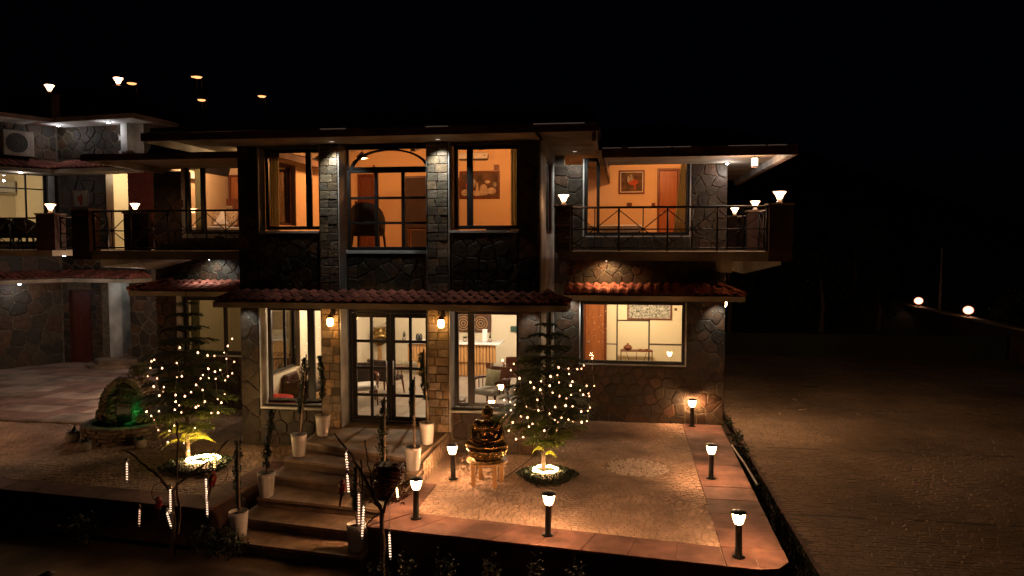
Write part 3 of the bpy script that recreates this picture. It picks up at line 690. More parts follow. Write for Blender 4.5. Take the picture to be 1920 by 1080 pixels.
# ================================================================== WINGS
def wing(x0, x1, label, floor2win, gwin, seed, roofx, bal, tag_, mirror=False):
    w = thing('guest_wing', ((x0+x1)/2, 19, 0), label, 'building')
    Yw = 17.35
    mb = MB(); wall_boxes(mb, x0, x1, 0, 5.95, Yw, Yw+.25, [floor2win, gwin]); wl = mb.build('wall', M['mortar'], w)
    a, b, c, d = floor2win; e, f, g_, h = gwin
    for i, (p, q, r, s) in enumerate([(x0, a-.04, 3.96, 5.93), (b+.04, x1, 3.96, 5.93), (a-.04, b+.04, 3.96, c-.04), (x0, x1, 3.2, 3.8), (x0, e-.03, 0, 2.86), (f+.03, x1, 0, 2.86), (e-.03, f+.03, 0, g_-.05)]):
        if q-p > .12 and s-r > .1: stone_panel(wl, p, q, r, s, Yw, size=.27, seed=seed+i)
    # rest of the shell
    MB().box(x0, x0+.2, Yw+.25, 21, 0, 6.4).build('side_wall', M['beige'], w); MB().box(x1-.2, x1, Yw+.25, 21, 0, 6.4).build('side_wall', M['beige'], w)
    MB().box(x0+.2, x1-.2, 20.6, 20.8, 0, 2.96).build('rear_wall', M['creamwall'], w)
    MB().box(x0+.2, x1-.2, 20.6, 20.8, 3.96, 6.95).build('rear_wall', M['orangewall'], w)
    MB().box(x0+.2, x1-.2, Yw+.25, 20.6, 3.0, 3.95).build('floor_slab', M['ceil'], w)
    MB().box(x0+.2, x1-.2, Yw+.25, 20.6, .2, .44).build('room_floor', M['floor'], w)
    for s, mt, z0, z1 in ((x0+.2, 0, .45, 2.99), (x1-.22, 0, .45, 2.99)): MB().box(s, s+.02, Yw+.26, 20.59, z0, z1).build('lining', M['creamwall'], w)
    for s in (x0+.2, x1-.22): MB().box(s, s+.02, Yw+.26, 20.59, 3.96, 6.5).build('lining', M['orangewall'], w)
    mb = MB(); mb.add([(x0+.2,Yw+.2,6.2),(x1-.2,Yw+.2,6.2),(x1-.2,20.7,6.93),(x0+.2,20.7,6.93)], [(3,2,1,0)]); mb.build('room_ceiling', M['orangewall'], w)
    return w
RU = (-.91, 1.46, 4.32, 6.1); RG = (-.98, 1.40, 1.36, 2.80)
rw = wing(-1.6, 2.28, 'stone wing right of the entrance with a railed corner balcony', RU, RG, 100, None, None, None)
LU = (xw(350, 17.35), -8.6, 4.38, 6.1); LG = (xw(344, 17.35, 600), -7.98, 1.36, 2.80)
lw = wing(-11.72, -7.79, 'stone wing left of the entrance with the long railed balcony', LU, LG, 200, None, None, None)
def surround(w, a, b, c, d, Yw=17.35, t=.03):
    MB().box(a-t, a, Yw-.03, Yw+.12, c-t, d).box(b, b+t, Yw-.03, Yw+.12, c-t, d).box(a, b, Yw-.03, Yw+.12, c-t, c).build('surround', M['plaster'], w)
surround(rw, *RU); surround(rw, *RG); surround(lw, *LU, t=.1); surround(lw, *LG, t=.05)
window(rw, *RU, 17.37, [(xw(1121, 17.4), .07)], [], .08)
window(rw, *RG, 17.37, [], [], .07)
window(lw, *LU, 17.37, [(xw(383, 17.4), .12)], [], .07)
window(lw, *LG, 17.37, [(xw(423, 17.4, 600), .09)], [], .08)
MB().box(xw(338, 17.35, 600)-.06, xw(338, 17.35, 600)+.08, 17.29, 17.33, .9, 2.85).build('post', M['plaster'], lw)
canopy(rw, -1.3, xw(1398, 16.3, 560), 17.34, 16.3, 3.2, 3.03, hipR=.5, seed=7)
canopy(lw, xw(240, 16.3, 548), -7.8, 17.34, 16.3, 3.2, 3.03, hipL=.5, seed=8)
# wing roofs
rr_ = hip_roof(rw, -.43, 3.18, 14.55, 22, 5.78, 1.15, .19, 5.4, inset_l=.1, inset_r=.7)
MB().box(-.5, 3.12, 14.61, 17.34, 5.93, 5.95).box(2.3, 3.12, 17.34, 21.9, 5.93, 5.95).build('soffit', M['beige'], rr_)
MB().box(3.06, 3.12, 14.61, 21.9, 5.8, 5.93).build('beam', M['plaster'], rr_)
LZ = PY(300, 299, 14.55).z
lr_ = hip_roof(lw, xw(150, 14.55, 285), -7.0, 14.55, 17.75, LZ, .10, .14, 2.7, inset_l=.5, inset_r=.2)
MB().add([(-11.5,17.2,LZ+.2),(-7.3,17.2,LZ+.2),(-7.3,22,LZ+.2),(-11.5,22,LZ+.2),(-11.2,20.3,7.2),(-7.3,20.3,7.2),(-7.3,22,7.2),(-11.2,22,7.2)], [(0,1,5,4),(3,0,4,7),(4,5,6,7),(2,3,7,6)]).build('upper_roof', M['roof'], lr_)
LX = xw(150, 14.55, 285)
MB().box(LX+.07, -7.8, 14.61, 17.34, LZ+.12, LZ+.135).build('soffit', M['beige'], lr_)
MB().box(LX+.07, LX+.14, 14.61, 19, LZ-.02, LZ+.12).build('beam', M['plaster'], lr_)
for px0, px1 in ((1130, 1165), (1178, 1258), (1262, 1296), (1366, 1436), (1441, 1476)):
    MB().box(xw(px0, 14.54, 268), xw(px1, 14.54, 268), 14.535, 14.549, 5.955, 5.968).build('glint_strip', M['edge_glint'], rr_)  # same glowing strips for the edge highlights of the right wing roof

# balconies -------------------------------------------------------------------
def railing(P, Q, z0=3.99, z1=4.83, n=4, label='', group=None, first='X'):
    P = Vector(P); Q = Vector(Q); d = Q-P; L = d.length; u = d/L
    t = thing('balcony_railing', ((P.x+Q.x)/2, (P.y+Q.y)/2, z0), label, 'railing', group)
    B = lambda s, z: (P.x+u.x*s, P.y+u.y*s, z)
    MB().tube([B(0, z1), B(L, z1)], .022, 8).build('top_rail', M['rail'], t, True)
    MB().tube([B(0, z0+.06), B(L, z0+.06)], .014, 6).build('bottom_rail', M['rail'], t, True)
    MB().tube([B(0, z0+.42), B(L, z0+.42)], .012, 6).build('middle_rail', M['rail'], t, True)
    w = L/n
    for i in range(n+1):
        MB().tube([B(min(L-.02, max(.02, i*w)), z0), B(min(L-.02, max(.02, i*w)), z1)], .02, 6).build('post', M['rail'], t, True)
    for i in range(n):
        a, b, m = i*w+.02, (i+1)*w-.02, (i+.5)*w
        MB().tube([B(m, z0+.08), B(m, z1-.02)], .011, 6).build('baluster', M['rail'], t, True)
        for (s0, zz0, s1, zz1) in ((a, z0+.12, m, z0+.42), (m, z0+.42, b, z0+.12), (a, z1-.06, m, z0+.42), (m, z0+.42, b, z1-.06)):
            MB().tube([B(s0, zz0), B(s1, zz1)], .010, 6).build('diagonal_bar', M['rail'], t, True)
    return t
def pillar_lamp(p, label, group='lit cup lamps on the balcony pillars', s=1.0, first=[None]):
    if first[0] is None:
        t = thing('pillar_lamp', (0, 0, 0), label, 'lamp', group)
        MB().lathe([(.055, 0), (.055, .03), (.035, .05), (.035, .08)], 14).build('lamp_base', M['white'], t, True)
        MB().lathe([(.045, .08), (.055, .11), (.075, .15), (.108, .19), (.112, .2), (.1, .2)], 18).build('lamp_shade', M['pillarglow'], t, True)
        MB().lathe([(.112, .201), (.116, .212), (.03, .22)], 18).build('lamp_cap', M['drip'], t, True)
        first[0] = t; o = t; o.location = p; o['label'] = label
    else: o = dup(first[0], p, label=label, group=group)
    o.scale = (s, s, s); return o
def balcony_pillar(x0, x1, y0, y1, z0, z1, label, seed, plain=False):
    p = thing('balcony_pillar', ((x0+x1)/2, (y0+y1)/2, z0), label, 'pillar', 'balcony pillars')
    MB().box(x0, x1, y0, y1, z0, z1-.04).build('core', M['mortar'] if not plain else M['retain'], p)
    MB().bbox(x0-.03, x1+.03, y0-.03, y1+.03, z1-.04, z1, .006).build('cap', M['riser'], p)
    if not plain: coursed(p, x0, x1, z0+.02, z1-.05, y0, ch=.075, wmin=.12, wmax=.26, d=.025, m=M['ledge'], name='ledge_stone', seed=seed)
    return p
# right balcony
mb = MB().box(-1.27, 3.08, 14.5, 17.34, 3.80, 3.98).box(2.29, 3.08, 17.34, 21, 3.80, 3.98); bl = mb.build('balcony_slab', M['beige'], rw)
mb = MB(); mb.add([(2.3,15.0,3.55),(3.0,15.0,3.72),(3.0,20.5,3.72),(2.3,20.5,3.55),(2.3,15.0,3.8),(3.0,15.0,3.8),(3.0,20.5,3.8),(2.3,20.5,3.8)], [(3,2,1,0),(0,1,5,4),(2,3,7,6),(1,2,6,5),(3,0,4,7)]); mb.build('balcony_bracket', M['plaster'], bl)
MB().box(2.05, 2.28, 16.4, 17.34, 3.52, 3.80).build('balcony_beam', M['beige'], bl)
balcony_pillar(-1.32, -1.02, 14.5, 14.8, 3.98, 4.88, 'thin stone coursed pillar at the left end of the right balcony', 301)
balcony_pillar(2.67, 3.09, 14.45, 14.85, 3.8, 4.88, 'dark corner pillar at the front of the right balcony', 302, True)
balcony_pillar(2.72, 3.06, 17.2, 17.5, 3.98, 4.88, 'middle pillar on the far side of the right balcony', 303, True)
balcony_pillar(2.72, 3.06, 20.3, 20.6, 3.98, 4.88, 'hindmost pillar on the far side of the right balcony', 304, True)
pillar_lamp((-1.17, 14.65, 4.88), 'lit cup lamp on the thin stone pillar beside the entrance block')
pillar_lamp((2.88, 14.65, 4.88), 'lit cup lamp on the front corner pillar of the right balcony', s=1.1)
pillar_lamp((2.89, 17.35, 4.88), 'lit cup lamp on the middle pillar of the right balcony')
pillar_lamp((2.89, 20.45, 4.88), 'lit cup lamp on the hindmost pillar of the right balcony')
railing((-1.02, 14.6, 0), (2.67, 14.6, 0), n=4, label='black railing with crossed bars along the front of the right balcony')
railing((2.95, 14.86, 0), (2.95, 17.2, 0), n=2, label='black railing on the outer side of the right balcony')
railing((2.95, 17.5, 0), (2.95, 20.3, 0), n=3, label='black railing at the rear outer side of the right balcony')
# left balcony
bl = MB().box(-11.68, -7.79, 14.5, 17.34, 3.80, 3.98).build('balcony_slab', M['beige'], lw)
mb = MB(); mb.add([(-11.6,15.2,3.62),(-10.7,15.2,3.72),(-10.7,17.3,3.72),(-11.6,17.3,3.5),(-11.6,15.2,3.799),(-10.7,15.2,3.799),(-10.7,17.3,3.799),(-11.6,17.3,3.799)], [(3,2,1,0),(0,1,5,4),(1,2,6,5),(3,0,4,7)]); mb.build('balcony_bracket', M['plaster'], bl)
balcony_pillar(-11.68, -11.28, 14.45, 14.8, 3.8, 4.88, 'dark unlit pillar at the left end of the left balcony', 305, True)
balcony_pillar(-11.62, -11.17, 16.05, 16.4, 3.98, 4.88, 'pillar in front of the red brick wall on the left balcony', 306, True)
pillar_lamp((-11.42, 16.2, 4.88), 'lit cup lamp in front of the red brick wall on the left balcony')
railing((-11.28, 14.6, 0), (-7.8, 14.6, 0), n=4, label='black railing with crossed bars along the left balcony')
# ================================================================== ANNEX at far left
Pa = Vector((-22.2, 18.2)); Pc = Vector((-19.35, 23.4)); Pb = Vector((-13.2, 22.6))
def frame_M(a, b): d = b-a; return Matrix.Translation((a.x, a.y, 0)) @ Matrix.Rotation(math.atan2(d.y, d.x), 4, 'Z')
MA, MBm = frame_M(Pa, Pc), frame_M(Pc, Pb); LA, LB = (Pc-Pa).length, (Pb-Pc).length
an = thing('annex_building', (-17, 24, 0), 'darker L shaped annex at the far left with stair recess and upper balcony', 'building')
def lp(px, py, Mx, yl=0): v = PL(px, py, Mx, yl); return v.x, v.z
ax0, _ = lp(0, 400, MA); ax0 = max(.2, ax0)
# wall A
AW = (.0, lp(100, 400, MA)[0]-.15, lp(50, 458, MA)[1], lp(50, 322, MA)[1])
mb = MB(MA); wall_boxes(mb, -6, LA, 0, 8.3, 0, .3, [(-2.5, AW[1], AW[2], AW[3])]); wa = mb.build('wall', M['mortar'], an)
stone_panel(wa, -.6, LA-.05, 0, 2.9, 0, MA, size=.5, seed=400, gap=.014); stone_panel(wa, -.6, LA-.05, 3.2, AW[2]-.05, 0, MA, size=.5, seed=401, gap=.02)
stone_panel(wa, 3.6, LA-.05, 7.0, 8.2, 0, MA, size=.4, seed=402, gap=.02)
window(an, -2.5, AW[1], AW[2], AW[3], .08, [(lp(52, 400, MA)[0], .05)], [(lp(20, 352, MA)[1], .04)], .1, Mx=MA, mt=M['frame'])
MB(MA).box(AW[1]+.02, AW[1]+.2, -.05, .05, AW[2], AW[3]+.1).build('post', M['plaster'], an)
# wall B with red door, stair recess, upper doorway
d0, d1 = lp(131, 600, MBm)[0], lp(172, 600, MBm)[0]; s0, s1 = lp(192, 600, MBm)[0], lp(244, 600, MBm)[0]; u0, u1 = lp(201, 400, MBm)[0], lp(243, 400, MBm)[0]
d0 = max(d0, .15)
uz1 = lp(220, 319, MBm)[1]
mb = MB(MBm); wall_boxes(mb, 0, 3.6, 7.0, 8.3, .001, .3); wall_boxes(mb, 0, LB, 0, 7.0, .001, .3, [(d0, d1, 0, 2.55), (s0, s1, -.01, 3.0), (u0, u1, 3.95, uz1)]); wb = mb.build('wall', M['mortar'], an)
stone_panel(wb, 0.03, u0-.02, 4.0, uz1, 0, MBm, size=.45, seed=411, gap=.02, m=M['stone']); stone_panel(wb, d1+.01, s0-.01, 0, 2.9, 0, MBm, size=.26, seed=410, gap=.012)
if d0 > .1: stone_panel(wb, 0.01, d0-.01, 0, 2.9, 0, MBm, size=.26, seed=418, gap=.012)
stone_panel(wb, 0, u0+1.2, 7.05, 8.2, 0, MBm, size=.38, seed=412, gap=.02); stone_panel(wb, 0.05, LB-.1, 3.1, 3.85, 0, MBm, size=.42, seed=413, gap=.02)
stone_panel(wb, s1+.01, LB, 0, 2.9, 0, MBm, size=.42, seed=415, gap=.02)
dd = MB(MBm).bbox(d0+.02, d1-.02, .1, .15, 0.02, 2.53, .01).build('door', M['reddoor'], an)
for k in range(2):
    for j in range(3): MB(MBm).bbox(d0+.1+k*(d1-d0)/2-.02*k, d0+(d1-d0)*(k+1)/2-.06, .085, .099, .2+j*.78, .85+j*.78, .006).build('door_panel', M['reddoor'], dd)
# white lined stair recess with rising steps
MB(MBm).box(s0-.02, s0, .3, 1.4, 0, 3.2).box(s0, s1+1.2, 1.4, 1.5, 0, 3.2).box(s0-.02, s1+1.2, .3, 1.4, 3.2, 3.25).build('stair_lining', M['plaster'], an)
sts = thing('stone_stair', MBm @ Vector(((s0+s1)/2, .6, 0)), 'dark stone stair rising inside the white recess at the left', 'stair')
for k in range(7): MB(MBm).box(s0+.28+k*.17, s1+1.1, .35+k*.02, 1.38, .17*k+.01, .17*(k+1)).build('step', M['riser'], sts)
# half round steps in front of it
hr_ = thing('round_steps', MBm @ Vector(((s0+s1)/2, -.9, 0)), 'two half round dark stone steps in front of the stair recess', 'steps')
cxs = (s0+s1)/2 + .1
for k, (r_, z_) in enumerate(((1.05, .12), (.75, .26))):
    poly = [(cxs + r_*math.cos(t), -.02 - (1.0 if k == 0 else .72)*math.sin(t)) for t in [math.pi*i/16 for i in range(17)]]
    MB(MBm).prism(poly[::-1], 0.0 if k == 0 else .1, z_).build('step', M['riser'], hr_)
MB(MBm).box(u0-.001, u0+.012, -.03, .29, 3.98, uz1).build('door_jamb', M['brownframe'], an)
for xx in (d0+.001, d1-.02, s0-.035): MB(MBm).box(xx, xx+.018, -.02, .095, .02, 2.55).build('door_jamb', M['brownframe'], an)
# upper doorway lit room and red brick wall
MB(MBm).box(u0-.6, u1+1.5, 2.4, 2.5, 3.95, 7).build('rear_wall', M['creamwall'], an)
MB(MBm).box(u0-.62, u0-.6, .3, 2.4, 3.95, 7).build('lining', M['creamwall'], an); MB(MBm).box(u1+1.5, u1+1.52, .3, 2.4, 3.95, 7).build('lining', M['creamwall'], an)
MB(MBm).box(u0-.62, u1+1.52, .3, 2.5, 7.0, 7.02).box(u0-.62, u1+1.52, .3, 2.5, 3.93, 3.95).build('room_ceiling', M['ceil'], an)
rb = tag(MB(MBm).box(u1+.08, LB+.5, -.12, -.02, 3.98, uz1+.25).build('brick_wall', M['mortar']), 'red brick wall between the lit doorway and the left wing', 'wall')
bx0, bx1 = u1+.08, LB+.5
rngb = random.Random(5); z = 4.0; row = 0; mbk = MB(MBm)
while z < uz1+.2:
    x = bx0 - (.11 if row % 2 else 0)
    while x < bx1:
        mbk.box(max(bx0, x+.006), min(bx1, x+.214), -.135, -.119+rngb.uniform(-.004, 0), z+.006, z+.069) if min(bx1, x+.214) > max(bx0, x+.006) else None
        x += .22
    z += .075; row += 1
tag(mbk.build('brick_courses', M['redbrick'], rb), kind='stuff')
# canopies and roof of the annex
canopy(an, -1.2, LA-.05, -.002, -1.0, 3.2, 3.0, MA, seed=11, fh=.14)
canopy(an, .3, lp(246, 540, MBm, -.9)[0], -.002, -.9, 3.22, 3.02, MBm, hipR=.3, seed=12, fh=.14)
canopy(an, -1.2, LA-.05, -.002, -1.0, 6.95, 6.62, MA, seed=13, fh=.14)
canopy(an, .3, u1+.75, -.002, -.9, 6.95, 6.64, MBm, hipR=.3, seed=14, fh=.14)
rfa = MB(MA).box(-6, LA+.3, -1.1, 4, 8.15, 8.28).build('roof', M['fascia'], an)
MB(MA).box(-6, LA-1.0, -1.08, -.02, 8.13, 8.149).build('soffit', M['plaster'], rfa)
MB(MBm).box(1.03, 4.1, -1.0, 4, 8.152, 8.29).build('roof', M['fascia'], an)
MB(MBm).box(.35, 4.0, -.98, -.02, 8.13, 8.15).build('soffit', M['plaster'], rfa)
MB(MBm).box(2.95, 3.2, -.3, -.02, 7.2, 8.12).box(2.6, 3.6, -.02, .001, 7.0, 8.12).build('pier', M['plaster'], an)
# annex balcony
bpl = [(-15.05, 18.0), (-14.6, 22.5), (-18.7, 23.1), (-21.3, 18.3)]
bs_ = MB().prism([(-21.4, 18.0), (-14.9, 17.7), (-13.6, 22.7), (-18.75, 23.19)], 3.82, 3.97).build('balcony_slab', M['beige'], an)
balcony_pillar(-15.4, -14.85, 17.75, 18.15, 3.97, 4.95, 'dark pillar at the corner of the annex balcony', 310, True)
pillar_lamp((-15.12, 17.95, 4.95), 'lit cup lamp on the corner pillar of the annex balcony at far left', s=1.2)
railing((-21.3, 18.15, 0), (-15.4, 17.95, 0), n=6, label='black railing with crossed bars on the annex balcony at far left')
railing((-14.85, 17.95, 0), (-13.4, 17.9, 0), n=2, label='short black railing between the annex balcony and the left balcony')
for px, py, lb in ((93, 176, 'lit cup lamp above the annex roof, leftmost of the two'), (222, 163, 'lit cup lamp above the annex roof, nearer the middle')):
    q = PY(px, py, 23.5)
    pp = thing('roof_pillar', (q.x, q.y, 8.28), ('leftmost' if px < 100 else 'right hand') + ' unlit parapet pillar on the annex roof carrying a lamp', 'pillar')
    MB().box(q.x-.22, q.x+.22, q.y-.2, q.y+.2, 8.28, q.z-.05).build('core', M['retain'], pp); MB().bbox(q.x-.26, q.x+.26, q.y-.24, q.y+.24, q.z-.05, q.z, .006).build('cap', M['retain'], pp)
    pillar_lamp((q.x, q.y, q.z), lb, s=1.45)
struct(MB().box(-24, -16.2, 24.6, 27, 8.30, 8.34).build('roof_terrace', M['roof']))
# ================================================================== INTERIORS (things seen through the windows)
def Wp(px, py, Y): return PY(px, py, Y)
def picture(px0, py0, px1, py1, Y, label, m1, fw=.05, blobs=(), name='picture', cat='picture'):
    a = Wp(px0, py1, Y); b = Wp(px1, py0, Y); x0, x1, z0, z1 = a.x, b.x, a.z, b.z
    t = thing(name, ((x0+x1)/2, Y, z0), label, cat)
    mb = MB().bbox(x0, x1, Y-.04, Y-.005, z0, z0+fw).bbox(x0, x1, Y-.04, Y-.005, z1-fw, z1).bbox(x0, x0+fw, Y-.04, Y-.005, z0+fw, z1-fw).bbox(x1-fw, x1, Y-.04, Y-.005, z0+fw, z1-fw)
    mb.build('frame', M['darkwood'], t); c = MB().box(x0+fw, x1-fw, Y-.02, Y-.006, z0+fw, z1-fw).build('canvas', m1, t)
    for u, v, ru, rv, mt in blobs:
        MB().ell((x0+(x1-x0)*u, Y-.021, z0+(z1-z0)*v), (ru*(x1-x0), .004, rv*(z1-z0)), 14, 8).build('painted_shape', mt, c, True)
    return t
artdark = mat('picture_dark', (.05, .03, .02), (.16, .09, .05), scale=5, bump=0); artwhite = mat('picture_white', (.6, .5, .38), (.35, .27, .19), scale=9, bump=0)
artred = mat('picture_red', (.5, .1, .03), (.3, .06, .03), scale=9, bump=0); artgrey = mat('picture_mixed', (.5, .48, .42), (.02, .02, .015), scale=26, bump=0, detail=3)
mandala = mat('carved_panel', (.1, .06, .04), (.05, .03, .02), scale=30, bump=.5)
YB_ = 19.9; YR = 20.6
picture(862, 320, 937, 373, YB_, 'framed picture of white horses on the tan upstairs wall', artdark, blobs=((.48, .2, .24, .10, artwhite), (.60, .36, .10, .17, artwhite), (.80, .28, .12, .12, artwhite), (.14, .22, .10, .12, artwhite), (.70, .60, .07, .06, artwhite), (.44, .40, .03, .20, artwhite), (.22, .48, .06, .20, artred), (.36, .56, .05, .14, artgrey), (.88, .5, .05, .1, artgrey)))
t = picture(1160, 319, 1209, 364, YR, 'dark framed flamingo picture in the right upstairs bedroom', artdark, blobs=((.55, .5, .2, .13, artred), (.45, .62, .12, .2, artgrey), (.63, .35, .03, .18, artred)))
a = Wp(1163, 361, YR); b = Wp(1206, 322, YR); MB().box(a.x, b.x, YR-.045, YR-.041, a.z, a.z+.02).box(a.x, b.x, YR-.045, YR-.041, b.z-.02, b.z).box(a.x, a.x+.02, YR-.045, YR-.041, a.z, b.z).box(b.x-.02, b.x, YR-.045, YR-.041, a.z, b.z).build('mount', M['white'], t)
picture(1176, 560, 1260, 599, YR, 'wide black framed print above the console in the cream room', artgrey, .04)
picture(385, 300, 410, 354, YR, 'tall dark framed picture above the bed headboard', artdark, .04)
t = picture(850, 590, 921, 622, 21.98, 'carved panel with two round mandalas behind the reception desk', mandala, .03, name='carved_panel', cat='wall panel')
a = Wp(850, 622, 21.98); b = Wp(921, 590, 21.98)
for u in (.27, .73):
    cx = a.x+(b.x-a.x)*u; cz = (a.z+b.z)/2
    for r in (.2, .13, .06): MB().tube([(cx+r*math.cos(k*.2618), 21.95, cz+r*math.sin(k*.2618)) for k in range(25)], .012, 6, False).build('mandala_ring', M['wood'], t, True)
def ac(px0, py0, px1, py1, Y, label):
    a = Wp(px0, py1, Y); b = Wp(px1, py0, Y); t = thing('air_conditioner', ((a.x+b.x)/2, Y, a.z), label, 'air conditioner')
    MB().bbox(a.x, b.x, Y-.2, Y-.002, a.z+.05, b.z, .02).build('body', M['acwhite'], t); MB().bbox(a.x+.03, b.x-.03, Y-.19, Y-.03, a.z+.02, a.z+.05, .004).build('louvre', M['groove'], t)
    MB().box(b.x-.12, b.x-.07, Y-.203, Y-.2005, a.z+.12, a.z+.14).build('badge', M['groove'], t); return t
ac(862, 287, 917, 303, YB_, 'white wall air conditioner above the horse picture')
ac(1163, 287, 1220, 301, YR, 'white air conditioner above the flamingo picture')
def slab_door(px0, py0, px1, Y, z0, label, mt=M['doorwood'], z1=None, glassy=False):
    a = Wp(px0, py0, Y); b = Wp(px1, py0, Y); z1 = z1 or a.z; t = thing('room_door', ((a.x+b.x)/2, Y, z0), label, 'door')
    MB().bbox(a.x-.06, a.x, Y-.06, Y-.003, z0, z1+.06).bbox(b.x, b.x+.06, Y-.06, Y-.003, z0, z1+.06).bbox(a.x, b.x, Y-.06, Y-.003, z1, z1+.06).build('door_frame', M['darkwood'], t)
    d = MB().bbox(a.x+.003, b.x-.003, Y-.04, Y-.004, z0, z1-.003).build('leaf', mt, t); h = z1-z0; w = b.x-a.x
    for z_, z__ in ((.06, .45), (.52, .94)): MB().bbox(a.x+.15*w, b.x-.15*w, Y-.05, Y-.041, z0+h*z_, z0+h*z__, .006).build('panel', mt, d)
    MB().tube([(a.x+.08*w, Y-.09, z0+1.0), (a.x+.25*w, Y-.09, z0+1.0)], .012, 6).tube([(a.x+.08*w, Y-.09, z0+1.0), (a.x+.08*w, Y-.04, z0+1.0)], .012, 6).build('handle', M['drip'], t, True)
    return t
slab_door(1237, 313, 1270, YR, 3.96, 'orange wooden door in the right upstairs bedroom beside the curtain', z1=6.1)
slab_door(675, 330, 699, YB_, 3.96, 'red brown door behind the dark armchair upstairs', M['darkwood'], z1=6.0)
slab_door(433, 320, 455, YR, 3.96, 'orange wooden door at the right of the headboard', z1=6.1)
slab_door(1098, 566, 1134, YR, .45, 'orange brown door at the left of the cream ground floor room', M['doorwood'], z1=2.75)
slab_door(664, 585, 680, 21.98, .45, 'brown door at the back left of the lobby', M['darkwood'], z1=2.85)
# dark cupboard in the third column of the arched window
a = Wp(758, 330, 18.6); b = Wp(806, 430, 18.6)
t = thing('wardrobe', (a.x+.4, 18.8, 3.96), 'tall dark cupboard in the right part of the arched window', 'wardrobe')
MB().bbox(a.x, a.x+1.3, 18.6, 19.2, 3.96, a.z, .01).build('body', M['brownframe'], t); MB().bbox(a.x+.03, a.x+.63, 18.575, 18.599, 4.0, a.z-.05, .006).bbox(a.x+.67, a.x+1.27, 18.575, 18.599, 4.0, a.z-.05, .006).build('cupboard_door', M['darkcloth'], t)
# partition column seen behind the middle panes
MB().box(Wp(700, 320, YB_).x, Wp(703, 320, YB_).x, YB_-.03, YB_-.002, 3.96, 6.3).build('wall_edge', M['darkwood'], eb)
def sw(px, py, Y, label, s=.05, m_=None):
    q = Wp(px, py, Y); return tag(MB().bbox(q.x-s, q.x+s, Y-.02, Y-.002, q.z-s, q.z+s, .005).bbox(q.x-s*.4, q.x+s*.4, Y-.026, Y-.02, q.z-s*.6, q.z+s*.6, .002).build('wall_switch', m_ or M['darkwood']), label, 'switch')
sw(931, 314, YB_, 'small dark switch plate above the horse picture corner', .07); sw(1225, 303, YR, 'small dark wall box beside the bedroom air conditioner', .06)
sw(1180, 385, YR, 'wide switch plate below the flamingo picture', .07); sw(1225, 384, YR, 'small switch plate left of the bedroom door', .05); sw(1267, 580, YR, 'small brown switch plate on the cream wall', .035); sw(668, 380, YB_, 'dark door intercom beside the red brown door', .04)
# rooms: armchair silhouette, side table, sofa, beds
def armchair(loc, rz, label, fab, wood=M['darkwood'], h=1.0, seatm=None, tub=False):
    t = thing('armchair', loc, label, 'chair'); x, y, z = loc; Mx = Matrix.Translation(loc) @ Matrix.Rotation(rz, 4, 'Z')
    sm = seatm or fab
    MB(Mx).bbox(-.30, .30, -.3, .28, .34, .46, .03).build('seat', sm, t)
    if tub:
        mb = MB(Mx); pts = []
        n = 16; vs = []; fs = []
        for i in range(n+1):
            a = math.pi*(-.12 + 1.24*i/n); hx = .62+.38*math.sin(max(0, min(math.pi, a)))**.6 if 0 < a < math.pi else .62
            for r in (.36, .30): vs += [(r*math.cos(a), .02+r*math.sin(a)*.95, .40), (r*math.cos(a)*1.04, .02+r*math.sin(a), hx*h)]
        for i in range(n):
            k = 4*i; fs += [(k,k+4,k+5,k+1), (k+2,k+3,k+7,k+6), (k+1,k+5,k+7,k+3), (k,k+2,k+6,k+4)]
        fs += [(0,1,3,2), (4*n,4*n+2,4*n+3,4*n+1)]; mb.add(vs, fs); mb.build('backrest', fab, t, True)
    else:
        MB(Mx @ Matrix.Rotation(R(-10), 4, 'X')).bbox(-.28, .28, .22, .28, .42, .95, .02).build('backrest', fab, t)
        for s in (-1, 1):
            MB(Mx).tube([(s*.33, -.3, .64), (s*.34, .0, .68), (s*.31, .3, .66)], .028, 8).build('armrest', wood, t, True)
            for yy in (-.15, 0, .15): MB(Mx).tube([(s*.33, yy, .36), (s*.335, yy, .66)], .012, 6).build('spindle', wood, t, True)
    for sx in (-1, 1):
        for sy in (-1, 1): MB(Mx).tube([(sx*.28, sy*.25, .36), (sx*.31, sy*.29, 0)], [.03, .018], 8).build('leg', wood, t, True)
    return t
q = PY(688, 462, 15.5); armchair((q.x, 15.6, 3.96), R(185), 'dark round backed armchair seen against the light through the arched window', M['darkcloth'], M['darkcloth'], 1.05, tub=True)
def table(loc, w, d, h, label, mt, top=None, name='side_table', th=.04):
    t = thing(name, loc, label, 'table'); x, y, z = loc
    MB().bbox(x-w/2, x+w/2, y-d/2, y+d/2, z+h-th, z+h, .006).build('tabletop', top or mt, t)
    for sx in (-1, 1):
        for sy in (-1, 1): MB().bbox(x+sx*(w/2-.04)-.025, x+sx*(w/2-.04)+.025, y+sy*(d/2-.04)-.025, y+sy*(d/2-.04)+.025, z, z+h-th, .004).build('leg', mt, t)
    return t
q = PY(783, 450, 15.6); table((q.x+.1, 15.6, 3.96), .75, .5, .52, 'light wood side table behind the arched window', M['wood'])
q = PY(940, 430, 17.0); t = thing('sofa', (q.x, 17, 3.96), 'dark low backed sofa below the horse picture', 'sofa')
MB().bbox(q.x-.35, q.x+.9, 16.9, 17.15, 4.0, 4.55, .05).build('backrest', M['darkcloth'], t); MB().bbox(q.x-.35, q.x+.9, 17.15, 17.8, 4.0, 4.3, .05).build('seat', M['darkcloth'], t); MB().bbox(q.x-.5, q.x-.352, 16.9, 17.8, 4.0, 4.45, .05).build('armrest', M['darkcloth'], t)
for sx in (-.3, .85):
    for yy in (16.95, 17.75): MB().tube([(q.x+sx, yy, 3.95), (q.x+sx, yy, 4.02)], .02, 6).build('leg', M['darkwood'], t)
